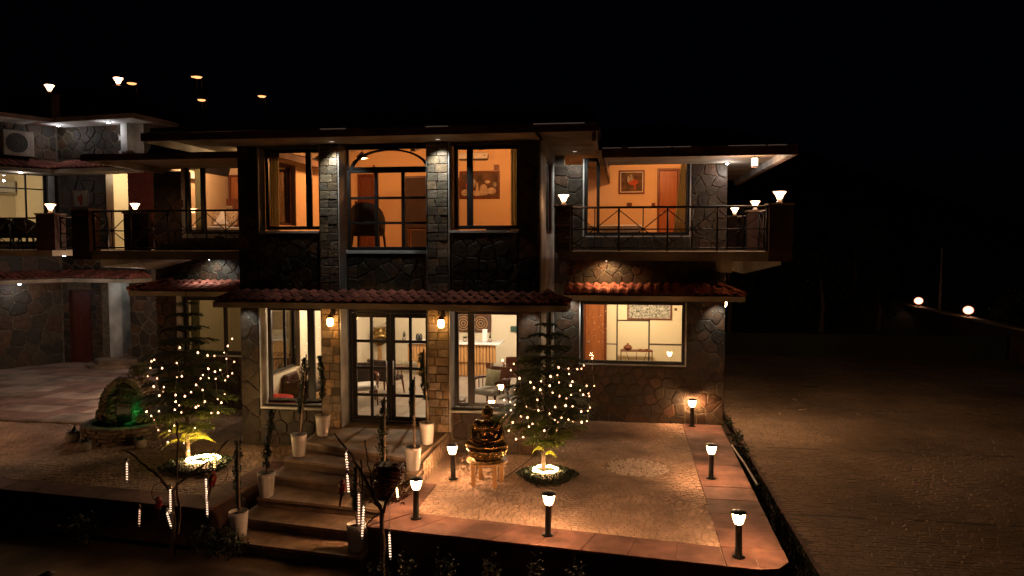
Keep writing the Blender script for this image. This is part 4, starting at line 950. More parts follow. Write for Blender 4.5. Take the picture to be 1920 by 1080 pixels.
def bed(x0, x1, y0, y1, z, label, head=None):
    t = thing('bed', ((x0+x1)/2, (y0+y1)/2, z), label, 'bed')
    MB().bbox(x0, x1, y0, y1, z+.08, z+.3, .02).build('bed_frame', M['darkwood'], t); MB().bbox(x0+.02, x1-.02, y0+.02, y1-.02, z+.301, z+.55, .06).build('mattress', M['bedlinen'], t); MB().bbox(x0+.0, x1+.0, y0+.0, y0+(y1-y0)*.6, z+.52, z+.64, .03).build('duvet', M['bedlinen'], t)
    return t
q0, q1 = PY(1105, 425, 19.0).x, PY(1203, 425, 19.0).x
bed(q0-.3, q1, 18.3, 20.3, 3.96, 'white made bed in the right upstairs bedroom')
x0b, x1b = PY(388, 400, 20.3).x, PY(436, 400, 20.3).x
bed(x0b-.3, x1b+.8, 18.2, 20.25, 3.96, 'white made bed in the left upstairs bedroom')
t = thing('headboard', ((x0b+x1b)/2, 20.5, 3.96), 'wooden headboard with patterned padded panel behind the left bed', 'headboard')
MB().bbox(x0b-.3, x1b+.35, 20.45, 20.55, 3.96, 5.45, .01).build('board', M['darkwood'], t); MB().bbox(x0b-.1, x1b-.05, 20.40, 20.449, 4.4, 5.25, .02).build('padded_panel', M['pattern'], t)
def cushion(p, rz, tilt, s, mt, label):
    Mx = Matrix.Translation(p) @ Matrix.Rotation(rz, 4, 'Z') @ Matrix.Rotation(tilt, 4, 'X'); n = 8; vs = []; fs = []
    for side in (1, -1):
        for i in range(n+1):
            for j in range(n+1):
                u, v = -1+2*i/n, -1+2*j/n; k = (1-u*u)*(1-v*v); pin = 1-.10*(abs(u*v))**0.5*0 - .08*(1-abs(u)**2)*abs(v) - .08*(1-abs(v)**2)*abs(u)
                vs.append((u*s*pin, side*.09*s*4*.5*k**.45+0, v*s*pin))
    N2 = (n+1)**2
    for i in range(n):
        for j in range(n):
            a = i*(n+1)+j; fs.append((a, a+1, a+n+2, a+n+1)); b = a+N2; fs.append((b, b+n+1, b+n+2, b+1))
    return tag(MB(Mx).add(vs, fs).build('cushion', mt, smooth=True), label, 'cushion')
for i, (px, m_, lb) in enumerate(((399, M['pattern'], 'patterned cushion leaning on the headboard, left of the white one'), (417, M['cloth'], 'plain white cushion between two patterned cushions'), (432, M['pattern'], 'patterned cushion leaning on the headboard, right of the white one'))):
    cushion(PY(px, 408, 19.7) , R(5*i-5), R(-15 if i != 1 else -25), .22, m_, lb)
# curtains
def curtain(x0, x1, Y, z0, z1, label, n=7, taper=0., side=1):
    t_ = []; vs = []; fs = []; N_ = n*6; rows = 6
    for r in range(rows+1):
        v = r/rows; z = z0+(z1-z0)*v; xe0 = x0 + (taper*(v) if side > 0 else 0); xe1 = x1 - (taper*v if side < 0 else 0)
        for i in range(N_+1):
            u = i/N_; vs.append((xe0+(xe1-xe0)*u, Y+.035*math.sin(u*n*6.283)+.01*math.sin(u*17+v*3), z))
    for r in range(rows):
        for i in range(N_): a = r*(N_+1)+i; fs.append((a, a+1, a+N_+2, a+N_+1))
    o = MB().add(vs, fs).build('curtain', M['curtain'], smooth=True); m = o.modifiers.new('s', 'SOLIDIFY'); m.thickness = .006
    return tag(o, label, 'curtain')
curtain(xw(503, 14.85), xw(525, 14.85), 14.85, 4.4, 6.05, 'grey green curtain at the left of the upper left window', 5)
curtain(xw(958, 14.85), xw(972, 14.85), 14.85, 4.4, 6.05, 'dark edged curtain at the right of the horse room window', 3)
curtain(xw(1262, 17.75), xw(1293, 17.75), 17.75, 4.35, 6.15, 'pale green curtain at the right of the bedroom window', 7, taper=.18, side=1)
curtain(xw(368, 17.75), xw(381, 17.75), 17.75, 4.35, 6.15, 'beige curtain at the left of the left bedroom window', 4)
# wall panelling grooves in the cream ground room
def groove(px0, py0, px1, py1, Y=20.598):
    a = Wp(px0, py1, Y); b = Wp(px1, py0, Y); MB().box(min(a.x, b.x)-.012, max(a.x, b.x)+.012, Y-.006, Y-.001, min(a.z, b.z)-.012, max(a.z, b.z)+.012).build('panel_joint', M['groove'], rw)
groove(1157, 565, 1157, 684); groove(1217, 565, 1217, 684); groove(1157, 601, 1217, 601); groove(1137, 645, 1157, 645); groove(1217, 646, 1285, 646)
q = PY(1194, 690, 20.2); t = thing('console_table', (q.x, 20.2, .45), 'slim metal console table with fan shaped rods below the wide print', 'table')
a = Wp(1163, 656, 20.2); b = Wp(1224, 656, 20.2)
MB().bbox(a.x, b.x, 20.1, 20.4, a.z-.03, a.z, .004).build('tabletop', M['darkwood'], t)
mb = MB()
for xx in (a.x+.02, b.x-.02): mb.tube([(xx, 20.12, .45), (xx, 20.12, a.z-.03)], .014, 6)
cx = (a.x+b.x)/2
for k in range(9):
    an_ = math.pi*(k+.5)/9; hx = (b.x-a.x)/2-.03; hz = a.z-.05-.5; tt = min(hx/max(1e-3, abs(math.cos(an_))), hz/max(1e-3, math.sin(an_)))
    mb.tube([(cx, 20.12, .5), (cx+tt*math.cos(an_), 20.12, .5+tt*math.sin(an_))], .008, 5)
mb.tube([(a.x, 20.12, .49), (b.x, 20.12, .49)], .012, 5); mb.build('fan_frame', M['darkwood'], t)
q = PY(1177, 655, 20.2); tag(MB().lathe([(.05, 0), (.11, .04), (.12, .08), (.07, .13), (.02, .15), (.03, .18), (.0, .19)], 16, (q.x, 20.22, a.z)).build('covered_bowl', M['darkwood'], smooth=True), 'squat lidded bowl on the console table', 'bowl')
for px in (1201, 1213): q = PY(px, 655, 20.2); tag(MB().lathe([(.03, 0), (.06, .02), (.055, .03), (.0, .032)], 12, (q.x, 20.22, a.z)).build('small_dish', M['darkwood'], smooth=True), 'small dark dish on the console table, ' + ('left' if px < 1210 else 'right') + ' one of two', 'dish')
# lobby: reception desk, plants and jars on it, urn, seating
xa_, xb_ = PY(765, 660, 20.2).x, PY(935, 660, 20.2).x; dz = PY(850, 642, 20.2).z
t = thing('reception_desk', ((xa_+xb_)/2, 20.5, .45), 'reception desk with ribbed brown front and white top in the lobby', 'desk')
MB().bbox(xa_-.05, xb_+.05, 20.1, 20.9, dz-.05, dz, .008).build('desktop', M['marble'], t)
MB().box(xa_+.25, xb_-.25, 20.25, 20.8, .45, dz-.05).build('carcass', M['darkwood'], t)
n = int((xb_-xa_)/.09)
for i in range(n): MB().bbox(xa_+i*.09, xa_+i*.09+.075, 20.16, 20.22, dz-.55, dz-.055, .01).build('slat', M['wood'], t)
for i in range(n-6): MB().bbox(xa_+.27+i*.09, xa_+.27+i*.09+.075, 20.2, 20.25, .47, dz-.56, .01).build('slat', M['wood'], t)
for px, lb, r_, h_ in ((758, 'round dark plant in a pot at the left end of the reception desk', .09, .3), (872, 'spreading dark plant bowl on the middle of the reception desk', .17, .2), (919, 'spiky dark pineapple shaped plant at the right end of the desk', .08, .28)):
    q = PY(px, 640, 20.4); z = dz; tt = thing('desk_plant', (q.x, 20.4, z), lb, 'plant')
    MB().lathe([(.04, 0), (.07, .05), (.05, .1)], 12, (q.x, 20.4, z)).build('bowl', M['clay'], tt, True)
    mb = MB()
    for k in range(30):
        an_ = random.uniform(0, 6.28); e = random.uniform(.2, 1.4); d = Vector((math.cos(an_)*math.cos(e), math.sin(an_)*math.cos(e), math.sin(e)))
        s_ = d.cross(Vector((0, 0, 1))).normalized()*.015; p0 = Vector((q.x, 20.4, z+.1)); p1 = p0+Vector((d.x*r_, d.y*r_, d.z*(h_-.1)))
        mb.add([p0-s_, p0+s_, p1], [(0, 1, 2)])
    mb.build('leaves', M['leaf'], tt)
for px, lb in ((783, 'dark glass jar on the reception desk, left of the striped one'), (789, 'striped glass jar on the reception desk')):
    q = PY(px, 640, 20.35); tag(MB().lathe([(.045, 0), (.05, .03), (.05, .16), (.03, .18), (.035, .21), (.0, .21)], 12, (q.x, 20.35, dz)).build('jar', M['black'], smooth=True), lb, 'jar')
q = PY(909, 640, 20.4); tag(MB().bbox(q.x-.07, q.x+.07, 20.4, 20.43, dz, dz+.36).build('notice_stand', M['white']), 'white notice stand on the reception desk', 'notice')
q = PY(712, 665, 21.6); t = thing('urn', (q.x, 21.6, .45), 'large golden urn with handles on a stand at the back of the lobby', 'urn')
MB().lathe([(.12, 0), (.1, .02), (.07, .1), (.06, .6), (.08, .62)], 16, (q.x, 21.6, .45)).build('stand', M['wood'], t, True)
MB().lathe([(.06, 0), (.2, .08), (.3, .25), (.28, .4), (.16, .48), (.2, .56), (.18, .56)], 20, (q.x, 21.6, 1.07)).build('bowl', M['gold'], t, True)
for s in (-1, 1): MB().tube([(q.x+s*.26, 21.6, 1.35), (q.x+s*.4, 21.6, 1.6), (q.x+s*.34, 21.6, 1.85), (q.x+s*.2, 21.6, 1.75)], .03, 8).build('handle', M['gold'], t, True)
q = PY(965, 617, 21.97); tag(MB().bbox(q.x-.12, q.x+.12, 21.93, 21.98, q.z-.09, q.z+.09).build('wall_box', mat('green_box', (.03, .07, .05), rough=.5)), 'small dark green box on the white lobby wall', 'wall box')
q = PY(686, 715, 16.6); armchair((q.x, 16.4, .45), R(25), 'wooden spindle armchair with white seat behind the left door leaf', M['darkcloth'], seatm=M['cloth'])
q = PY(718, 690, 17.6); armchair((q.x+.1, 17.6, .45), R(160), 'darker wooden armchair standing behind the white seated one', M['darkcloth'], seatm=M['darkcloth'])
q = PY(916, 715, 16.0); armchair((q.x, 16.3, .45), R(-25), 'high backed red brown chair with white seat inside the right window', M['darkwood'], seatm=M['cloth'])
cushion(Vector((q.x+.02, 16.42, 1.12)), R(-25), R(-12), .2, M['curtain'], 'grey pointed cushion on the high backed chair')
q = PY(975, 680, 18.5); armchair((q.x-.1, 18.6, .45), R(190), 'low wooden stool like chair deep in the lobby at the right', M['darkwood'])
q = PY(893, 722, 15.3); table((q.x-.45, 15.3, .45), .4, .4, .42, 'small dark side table inside the narrow right pane', M['darkwood'])
# sofa by the left side wall with leaning picture frames and a red pouffe
t = thing('sofa', (-6.6, 16.2, .45), 'dark wooden sofa against the left lobby wall', 'sofa')
MB().bbox(-7.45, -6.9, 15.6, 17.4, .75, .87, .03).build('seat', M['darkcloth'], t); MB().bbox(-7.52, -7.4, 15.6, 17.4, .87, 1.2, .02).build('backrest', M['brownframe'], t)
for yy in (15.55, 17.4): MB().bbox(-7.5, -6.88, yy, yy+.07, .45, 1.1, .015).build('armrest', M['brownframe'], t)
MB().bbox(-6.95, -6.88, 15.62, 17.4, .6, .74, .01).build('front_rail', M['wood'], t)
for yy, lb in ((16.1, 'black and white patterned cushion on the lobby sofa, nearer the street'), (16.75, 'black and white patterned cushion on the lobby sofa, farther in')):
    cushion(Vector((-7.2, yy, 1.08)), R(78), R(-16), .24, M['pattern'], lb)
q = PY(520, 748, 15.2); tag(MB().lathe([(.30, 0), (.34, .05), (.34, .28), (.3, .36), (.12, .40), (0, .40)], 24, (q.x+.05, 15.15, .46)).build('pouffe', M['redcloth'], smooth=True), 'round bright red pouffe inside the lower left window', 'pouffe')
# pendant lamps and interior light
def pendant(px, py, Y, zc, label, colr=(1.0, .6, .3), power=40, rad=.16):
    q = PY(px, py, Y); t = thing('pendant_lamp', (q.x, Y, q.z), label, 'lamp')
    MB().lathe([(.02, .16), (.05, .12), (rad*.8, .05), (rad, 0), (rad-.01, 0), (rad*.75, .045), (.04, .11)], 20, (q.x, Y, q.z), cap=False).build('lamp_shade', M['brownframe'], t, True)
    MB().lathe([(0.01, .0), (rad*.7, .012), (rad*.7, .03), (.01, .04)], 16, (q.x, Y, q.z-.01)).build('bulb', M['pendglow'], t, True)
    MB().tube([(q.x, Y, q.z+.15), (q.x, Y, zc)], .008, 5).build('cord', M['black'], t)
    lamp('pendant_light', 'POINT', (q.x, Y, q.z-.08), colr, power, .08, t); return t
OC = (1.0, .42, .14)
pendant(679, 297, 17.0, 6.6, 'glowing pendant lamp behind the arched window', OC, 135)
pendant(898, 268, 17.6, 6.8, 'dark shaded pendant lamp above the air conditioner', OC, 135)
pendant(518, 279, 16.6, 6.5, 'glowing pendant lamp left of the side window reflection', OC, 110)
pendant(1240, 286, 18.4, 6.35, 'pendant lamp high in the right upstairs bedroom', OC, 150)
pendant(397, 297, 18.6, 6.5, 'glowing pendant lamp in the left upstairs bedroom', (1, .58, .3), 95)
def ceiling_disc(x, y, z, label, colr, power, rad=.1):
    t = thing('ceiling_light', (x, y, z), label, 'lamp'); MB().lathe([(rad, 0), (rad, -.02), (rad*.8, -.03)], 16, (x, y, z)).build('trim', M['white'], t, True)
    MB().lathe([(rad*.75, -.031), (.01, -.034)], 16, (x, y, z)).build('diffuser', M['pendglow'], t, True)
    lamp('ceiling_lamp_light', 'POINT', (x, y, z-.15), colr, power, .1, t)
ceiling_disc(-6.4, 16.6, 3.045, 'round ceiling light near the left lobby window', (1, .72, .44), 130)
ceiling_disc(-4.8, 19.0, 3.045, 'round ceiling light over the middle of the lobby', (1, .79, .54), 235)
ceiling_disc(-2.6, 19.2, 3.045, 'round ceiling light over the reception desk', (1, .84, .66), 225)
ceiling_disc(.4, 19.0, 2.99, 'round ceiling light in the cream ground floor room', (1, .74, .43), 205)
ceiling_disc(-9.4, 19.0, 2.99, 'round ceiling light in the left ground floor room', (1, .7, .34), 16)
# annex upstairs room and doorway light
MB(MA).box(-3, LA, 3.0, 3.1, 3.95, 6.9).box(-3.05, -3, .3, 3.0, 3.95, 6.9).box(LA-.3, LA-.25, .3, 3, 3.95, 6.9).build('lining', M['creamwall'], an)
MB(MA).box(-3, LA-.3, .3, 3.0, 6.9, 6.95).box(-3, LA-.3, .3, 3.0, 3.9, 3.95).build('room_ceiling', M['ceil'], an)
q = MA @ Vector((1.5, 1.4, 6.5)); ceiling_disc(q.x, q.y, q.z, 'ceiling light in the annex room at far left', (1, .78, .46), 200)
q = MBm @ Vector(((u0+u1)/2+.3, 1.3, 6.7)); ceiling_disc(q.x, q.y, q.z, 'ceiling light behind the bright annex doorway', (1, .76, .44), 110)
a = lp(0, 358, MA, 2.9); b = lp(26, 345, MA, 2.9)
t = thing('air_conditioner', MA @ Vector((a[0], 2.9, a[1])), 'white indoor air conditioner seen through the annex window', 'air conditioner'); MB(MA).bbox(b[0]-1.0, b[0], 2.75, 2.95, a[1]-.1, b[1]+.1, .03).build('body', M['acwhite'], t); MB(MA).bbox(b[0]-.95, b[0]-.05, 2.74, 2.749, a[1]-.08, a[1]-.05, .004).build('louvre', M['groove'], t)
a = lp(68, 365, MA, 2.95); b = lp(100, 455, MA, 2.95); t = thing('room_door', MA @ Vector((a[0]+.4, 2.9, 3.96)), 'grey door inside the annex window', 'door'); MB(MA).bbox(a[0], a[0]+.95, 2.9, 2.98, 3.96, a[1], .01).build('leaf', M['floor'], t); MB(MA).bbox(a[0]-.08, a[0]-.002, 2.88, 2.98, 3.96, a[1]+.09, .01).bbox(a[0], a[0]+.95, 2.88, 2.98, a[1]+.002, a[1]+.09, .01).build('door_frame', M['beige'], t)
# dining chairs on the annex balcony
for px, lb in ((11, 'dark slatted chair on the annex balcony at the photo edge'), (48, 'dark slatted chair on the annex balcony, right of its twin')):
    q = PY(px, 430, 19.2); armchair((q.x, 19.2, 3.97), R(200), lb, M['darkcloth'], M['darkcloth'], .9, tub=True)
# outdoor AC unit
a = lp(6, 290, MA, -.3); b = lp(62, 248, MA, -.3)
t = thing('outdoor_air_conditioner', MA @ Vector(((a[0]+b[0])/2, -.2, a[1])), 'grey outdoor air conditioner unit with round fan above the annex canopy', 'air conditioner')
MB(MA).bbox(a[0], b[0], -.36, -.04, a[1], b[1], .02).build('casing', M['clay'], t)
cxa, cza = a[0]+(b[0]-a[0])*.42, (a[1]+b[1])/2; ra = (b[1]-a[1])*.4
MB(MA).tube([(cxa+ra*math.cos(k*.2618), -.37, cza+ra*math.sin(k*.2618)) for k in range(25)], .012, 6, False).build('fan_ring', M['clay'], t)
MB(MA).add([(cxa, -.362, cza)]+[(cxa+ra*math.cos(k*.2618), -.362, cza+ra*math.sin(k*.2618)) for k in range(24)], [(0, 1+(k+1)%24, 1+k) for k in range(24)]).build('fan_opening', M['black'], t)
for k in range(5): MB(MA).tube([(cxa+(ra*.2*(k+1))*math.cos(j*.3927), -.372, cza+(ra*.2*(k+1))*math.sin(j*.3927)) for j in range(17)], .004, 4, False).build('grille_ring', M['clay'], t)
for xx in (a[0]+.1, b[0]-.1): MB(MA).box(xx, xx+.04, -.4, 0, a[1]-.04, a[1]).build('bracket', M['black'], t)
# framed picture / shelf on the annex balcony wall
t = picture(136, 356, 166, 388, 22.3, 'pale picture with red branches on the dark annex balcony wall', M['plaster'], .02, blobs=((.55, .4, .1, .35, artred), (.4, .5, .08, .2, artred)))
# ================================================================== OUTDOOR LAMPS
# bollards
def make_bollard():
    t = thing('bollard_lamp', (0, 0, 0), '', 'lamp', 'black bollard lamps standing on the right terrace')
    MB().lathe([(.085, 0), (.085, .012), (.045, .02), (.045, .44), (.05, .445)], 20).build('post', M['black'], t, True)
    MB().lathe([(.05, .447), (.062, .455), (.082, .53), (.09, .58), (.09, .585), (.02, .585)], 20).build('lamp_shade', M['lampglow'], t, True)
    MB().lathe([(.1, .587), (.103, .60), (.085, .615), (.02, .63)], 20).build('cap', M['black'], t, True)
    return t
b0 = make_bollard()
for i, (px, py, lb) in enumerate(((850, 898, 'lit black bollard nearest the steps, beside the statue'), (780, 972, 'lit black bollard in front of the lowest right hand pot'), (1027, 1003, 'lit black bollard in front of the ringed planter at the terrace front'), (1385, 1044, 'lit black bollard at the front right corner of the terrace'), (1333, 897, 'lit black bollard halfway along the red right hand border'), (1297, 797, 'lit black bollard against the stone wall under the cream window'), (-13.8, 12.2, 'added unseen bollard that lights the left terrace, just outside the left photo edge'), (-16.6, 15.0, 'added unseen bollard that lights the left court slabs, outside the left photo edge'))):  # last two are unseen lamps added to light the left side
    p = PZ(px, py, .02) if px > 0 else Vector((px, py, 0)); p.z = .018
    if i == 5: p.y = 17.1
    o = b0 if i == 0 else dup(b0)
    o.location = p; o['label'] = lb; o.rotation_euler = (R(random.uniform(-1.5, 1.5)), R(random.uniform(-1.5, 1.5)), random.uniform(0, 3))
# amber jar lanterns by the door
for px, py, lb in ((619, 603, 'amber wall lantern on the left door pillar'), (827, 606, 'amber wall lantern on the right door pillar')):
    q = PY(px, py, 14.02); t = thing('wall_lantern', tuple(q), lb, 'lamp', 'amber lanterns beside the entrance doors')
    MB().lathe([(.03, -.09), (.05, -.08), (.062, -.04), (.062, .04), (.045, .07)], 16, tuple(q)).build('glass_jar', M['jarglow'], t, True)
    MB().lathe([(.085, .075), (.06, .1), (.03, .13), (.02, .15)], 16, tuple(q)).build('hood', M['brownframe'], t, True)
    MB().tube([(q.x, q.y, q.z+.14), (q.x, q.y+.05, q.z+.19), (q.x, 14.2, q.z+.19)], .012, 6).bbox(q.x-.04, q.x+.04, 14.17, 14.19, q.z+.1, q.z+.26).build('bracket', M['black'], t)
    lamp('lantern_light', 'POINT', (q.x, q.y-.10, q.z-.06), (1, .48, .13), 2.2, .05, t)
# downlights: a small bright disc in a soffit with its cone of light
def downlight(p, label, cool=True, power=12, angle=95, aim=None, r=.035, flush=False, wide=False):
    p = Vector(p); t = thing('downlight', tuple(p), label, 'lamp', 'small spotlights under the roofs and balconies')
    if not flush: MB().lathe([(r*1.4, 0), (r*1.4, -.02), (r*1.05, -.03)], 12, tuple(p)).build('trim', M['white'], t, True)
    else: MB().lathe([(r*1.6, 0), (r*1.6, -.003), (r*1.31, -.003)], 12, tuple(p)).build('trim', M['white'], t)
    if flush: MB().lathe([(r*1.3, -.001), (r*1.3, -.004), (.003, -.005)], 12, tuple(p)).build('bulb', M['recess'], t)
    else: MB().lathe([(r, -.031), (r*.6, -.05), (.003, -.055)], 12, tuple(p)).build('bulb', M['coolglow'] if cool else M['warmglow'], t, True)
    if power and wide: lamp('downlight_glow', 'POINT', (p.x, p.y, p.z-.22), (.9, .88, .92) if cool else (1, .6, .28), power, .04, t)
    elif power: lamp('downlight_beam', 'SPOT', (p.x, p.y, p.z-.06), (.86, .9, .85) if cool else (1, .6, .28), power, .03, t, aim=aim or (p.x, p.y, 0), spot=angle, blend=.8)
    return t
for px, lb in ((622, 'spotlight over the top of the left brick pillar'), (821, 'spotlight over the top of the right brick pillar')):
    q = PY(px, 262, 13.9); downlight((q.x, 13.9, 6.103), lb, True, 60, 95, (q.x, 14.26, 5.2), flush=True)
downlight((-1.1, 16.8, 6.19), 'spotlight in the recess left of the right bedroom window', True, 40, 120, (-1.15, 17.4, 5.2), flush=True)
downlight((-8.05, 15.6, 6.19), 'small warm spotlight at the right end of the left bedroom soffit', False, 45, 170, (-9.3, 15.6, 5.9))
q = PY(1385, 286, 15.3); downlight((q.x, 15.4, 5.93), 'cool spotlight in the corner soffit, nearer the roof edge', True, 9, 100, wide=True)
q = PY(1366, 301, 16.9); downlight((q.x, 17.1, 5.93), 'cool spotlight in the corner soffit, farther back beside the stone wall', True, 9, 100, wide=True)
q = PY(1137, 489, 16.9); downlight((q.x, 16.95, 3.80), 'warm spotlight under the right balcony above the tiles', False, 85, 140, (q.x+.05, 17.35, 2.9))
q = PY(390, 490, 16.9); downlight((q.x, 16.95, 3.80), 'dim spotlight under the left balcony above the tiles', True, 45, 140, (q.x, 17.35, 2.9))
downlight((-1.25, 17.0, 2.898), 'spotlight under the right canopy in the corner by the entrance block', True, 26, 100, (-1.2, 17.36, 2.4), flush=True)
downlight((2.1, 17.0, 2.898), 'spotlight under the right canopy at its outer corner', True, 30, 80, (2.1, 17.36, 2.3), flush=True)
downlight((-1.74, 13.95, 2.898), 'spotlight under the entrance canopy above the right stone corner', True, 12, 80, (-1.76, 14.3, 2.4), flush=True)
downlight((-7.6, 13.95, 2.898), 'spotlight under the entrance canopy above the left stone corner', True, 12, 80, (-7.6, 14.3, 2.4), flush=True)
for px, py, yl, M_, z_, pw, lb in ((110, 255, -.55, MBm, 8.13, 40, 'cool spotlight under the annex roof at the inner corner'), (204, 246, -.6, MBm, 8.13, 30, 'cool spotlight under the annex roof, right of the inner corner'), (38, 312, -.6, MA, 6.5, 30, 'cool spotlight under the upper annex tile canopy'), (37, 545, -.55, MA, 2.86, 34, 'cool spotlight under the lower annex canopy lighting rough stone'), (120, 470, -2.5, MBm, 3.82, 70, 'cool spotlight under the annex balcony, left one'), (205, 471, -3.0, MBm, 3.82, 70, 'cool spotlight under the annex balcony, right one')):
    v = PL(px, py, M_, yl); w = M_ @ Vector((v.x, yl, z_)); w2 = M_ @ Vector((v.x, 0.1, z_-1.3)); downlight((w.x, w.y, z_), lb, True, pw*.26, 130, tuple(w2), r=.055, wide=True)
# gallery light that falls on the court, on the hidden east wall under the balcony
t = thing('wall_lantern', (2.42, 18.6, 2.7), 'amber wall lantern on the outer side wall of the right wing under the balcony', 'lamp')
MB().lathe([(.03, -.09), (.06, -.04), (.06, .04), (.045, .07)], 14, (2.42, 18.6, 2.7)).build('glass_jar', M['jarglow'], t, True)
MB().lathe([(.085, .075), (.03, .13), (.02, .15)], 14, (2.42, 18.6, 2.7)).tube([(2.42, 18.6, 2.84), (2.29, 18.6, 2.84)], .012, 6).build('bracket', M['black'], t)
lamp('lantern_light', 'POINT', (2.55, 18.6, 2.6), (1, .56, .27), 420, .06, t)
t = thing('wall_lantern', (-11.86, 18.6, 2.7), 'unseen pale lantern added on the outer side wall of the left wing to light the court and balcony', 'lamp')  # hidden lamp added to brighten the left court and balcony underside
MB().lathe([(.03, -.09), (.06, -.04), (.06, .04), (.045, .07)], 14, (-11.9, 18.6, 2.7)).build('glass_jar', M['pendglow'], t, True)
MB().lathe([(.085, .075), (.03, .13), (.02, .15)], 14, (-11.9, 18.6, 2.7)).tube([(-11.9, 18.6, 2.84), (-11.73, 18.6, 2.84)], .012, 6).build('bracket', M['black'], t)
lamp('lantern_light', 'POINT', (-12.0, 18.6, 2.6), (1, .72, .54), 260, .06, t)
t = thing('path_fill_lamp', (-7.4, 8.5, -.55), 'unseen low hooded lamp added to light the sunken path, just below the picture', 'lamp')  # lamp added below the view to light the path
MB().lathe([(.05, 0), (.02, .01), (.02, .35), (.10, .37), (.10, .38), (.01, .42)], 16, (-7.4, 8.5, -.55)).build('hood', M['black'], t, True)
lamp('path_fill_beam', 'SPOT', (-7.4, 8.5, -.2), (1, .5, .22), 30, .04, t, aim=(-7.4, 8.9, -2), spot=165, blend=.3)
# hanging lantern at the corner soffit
q = PY(1415, 303, 15.6); z = q.z; t = thing('hanging_lantern', (q.x, 15.6, z), 'square glowing lantern hanging under the right corner roof', 'lamp')
MB().bbox(q.x-.055, q.x+.055, 15.545, 15.655, z-.09, z+.07, .008).build('glass_box', mat_j := emis('lantern_box_glow', (1.0, .62, .3), 4), t)
MB().bbox(q.x-.08, q.x+.08, 15.52, 15.68, z+.071, z+.09, .004).bbox(q.x-.065, q.x+.065, 15.535, 15.665, z-.11, z-.091, .004).tube([(q.x, 15.6, z+.09), (q.x, 15.6, 5.92)], .008, 5).build('frame', M['brownframe'], t)
lamp('lantern_light', 'POINT', (q.x-.05, 15.7, z-.3), (1, .62, .38), 45, .05, t)
# disc lights far up the slope and globes on the court wall
for px, py, s, lb in ((247, 156, 1, 'orange disc lamp on the dark slope beside the right roof lamp'), (370, 144, 1, 'orange disc lamp, the highest on the dark slope'), (378, 187, .85, 'orange disc lamp on the slope just below the highest one'), (491, 180, .85, 'orange disc lamp farthest right on the dark slope'), (361, 143, .3, 'tiny orange lamp touching the highest disc lamp')):
    Yd = 44; q = PY(px, py, Yd); t = thing('slope_lamp', (q.x, Yd, q.z-3), lb, 'lamp')
    MB().lathe([(.02, .1), (.28*s, .02), (.30*s, 0)], 16, tuple(q), cap=False).build('hood', M['black'], t, True); MB().lathe([(.29*s, -.01), (.2*s, -.07), (.01, -.09)], 16, tuple(q)).build('diffuser', M['disc'], t, True)
    MB().tube([(q.x, Yd, q.z+.1), (q.x, Yd+.3, q.z+.2), (q.x, Yd+.5, q.z-.2), (q.x, Yd+.5, q.z-6)], .04, 6).build('post', M['black'], t)
for px, py, lb in ((1722, 575, 'glowing globe lamp on the court wall, farther away'), (1815, 600, 'glowing globe lamp on the court wall, nearer')):
    d_ = ray(px, py); k = 15.3/d_.x; q = CAM + d_*k; t = thing('globe_lamp', (15.3, q.y, .9), lb, 'lamp', 'globe lamps on the dark court wall')
    MB().lathe([(.08, 0), (.06, .06)], 12, (15.3, q.y, .9)).build('lamp_base', M['black'], t); MB().ell((15.3, q.y, 1.2), (.22, .22, .19), 18, 12).build('globe', M['globe'], t, True)
d_ = ray(1762, 590); k = 15.9/d_.x; q = CAM + d_*k
tag(MB().tube([(15.9, q.y, -.5), (15.9, q.y, 4.0)], [.07, .055], 10).build('pole', M['clay'], smooth=True), 'tall slim pole behind the court wall between the globe lamps', 'pole')

# ================================================================== POTTED COLUMN PLANTS ON THE STEPS
def column_plant(x, y, z, h, label, stake=True, lean=0., r=.05, seed=0, pot_h=.40, dark=False, stem=.35):
    rng = random.Random(seed); t = thing('potted_plant', (x, y, z), label, 'plant', 'white pots with slim column plants flanking the steps')
    pr = .145
    MB().lathe([(pr*.74, 0), (pr*.78, .01), (pr*.97, pot_h*.85), (pr, pot_h), (pr-.012, pot_h+.003), (pr-.018, pot_h-.02), (pr-.022, pot_h-.05)], 28, (x, y, z)).build('pot', M['pot'], t, True)
    MB().lathe([(pr-.024, pot_h-.05), (.01, pot_h-.045)], 20, (x, y, z)).build('pot_soil', M['soil'], t)
    P = lambda u: Vector((x+lean*u*h+.012*math.sin(u*7+seed), y+.01*math.cos(u*5+seed), z+pot_h-.06+u*h))
    MB().tube([P(i/10) for i in range(11)], [.012-.007*i/10 for i in range(11)], 6).build('stem', M['bark'], t)
    vs = []; fs = []
    for k in range(int(900*h)):
        u = stem + (1-stem)*rng.random(); c = P(u); rr = r*(.55+.6*math.sin(math.pi*min(1, (u-stem)/(1-stem)*.93+.05))**.6)*(.75+.35*math.sin(u*31+seed*2)+.15*math.sin(u*73))
        a = rng.uniform(0, 6.283); q = rng.random()**.5*rr; p = c + Vector((q*math.cos(a), q*math.sin(a), 0))
        d = Vector((math.cos(a)*.7, math.sin(a)*.7, rng.uniform(.3, 1.2))).normalized()*rng.uniform(.025, .05); s = Vector((-math.sin(a), math.cos(a), rng.uniform(-.5, .5)))*rng.uniform(.006, .012)
        n = len(vs); vs += [p-s, p+d*.5-s*1.2, p+d, p+d*.5+s*1.2, p+s]; fs.append((n, n+1, n+2, n+3, n+4))
    MB().add(vs, fs).build('foliage', M['leaf'], t)
    if stake: MB().tube([(x+.045, y-.05, z+pot_h-.1), (x+.045+lean*h*1.0, y-.04, z+pot_h+h*1.02)], .014, 8).build('stake', M['stake'], t, True)
    return t
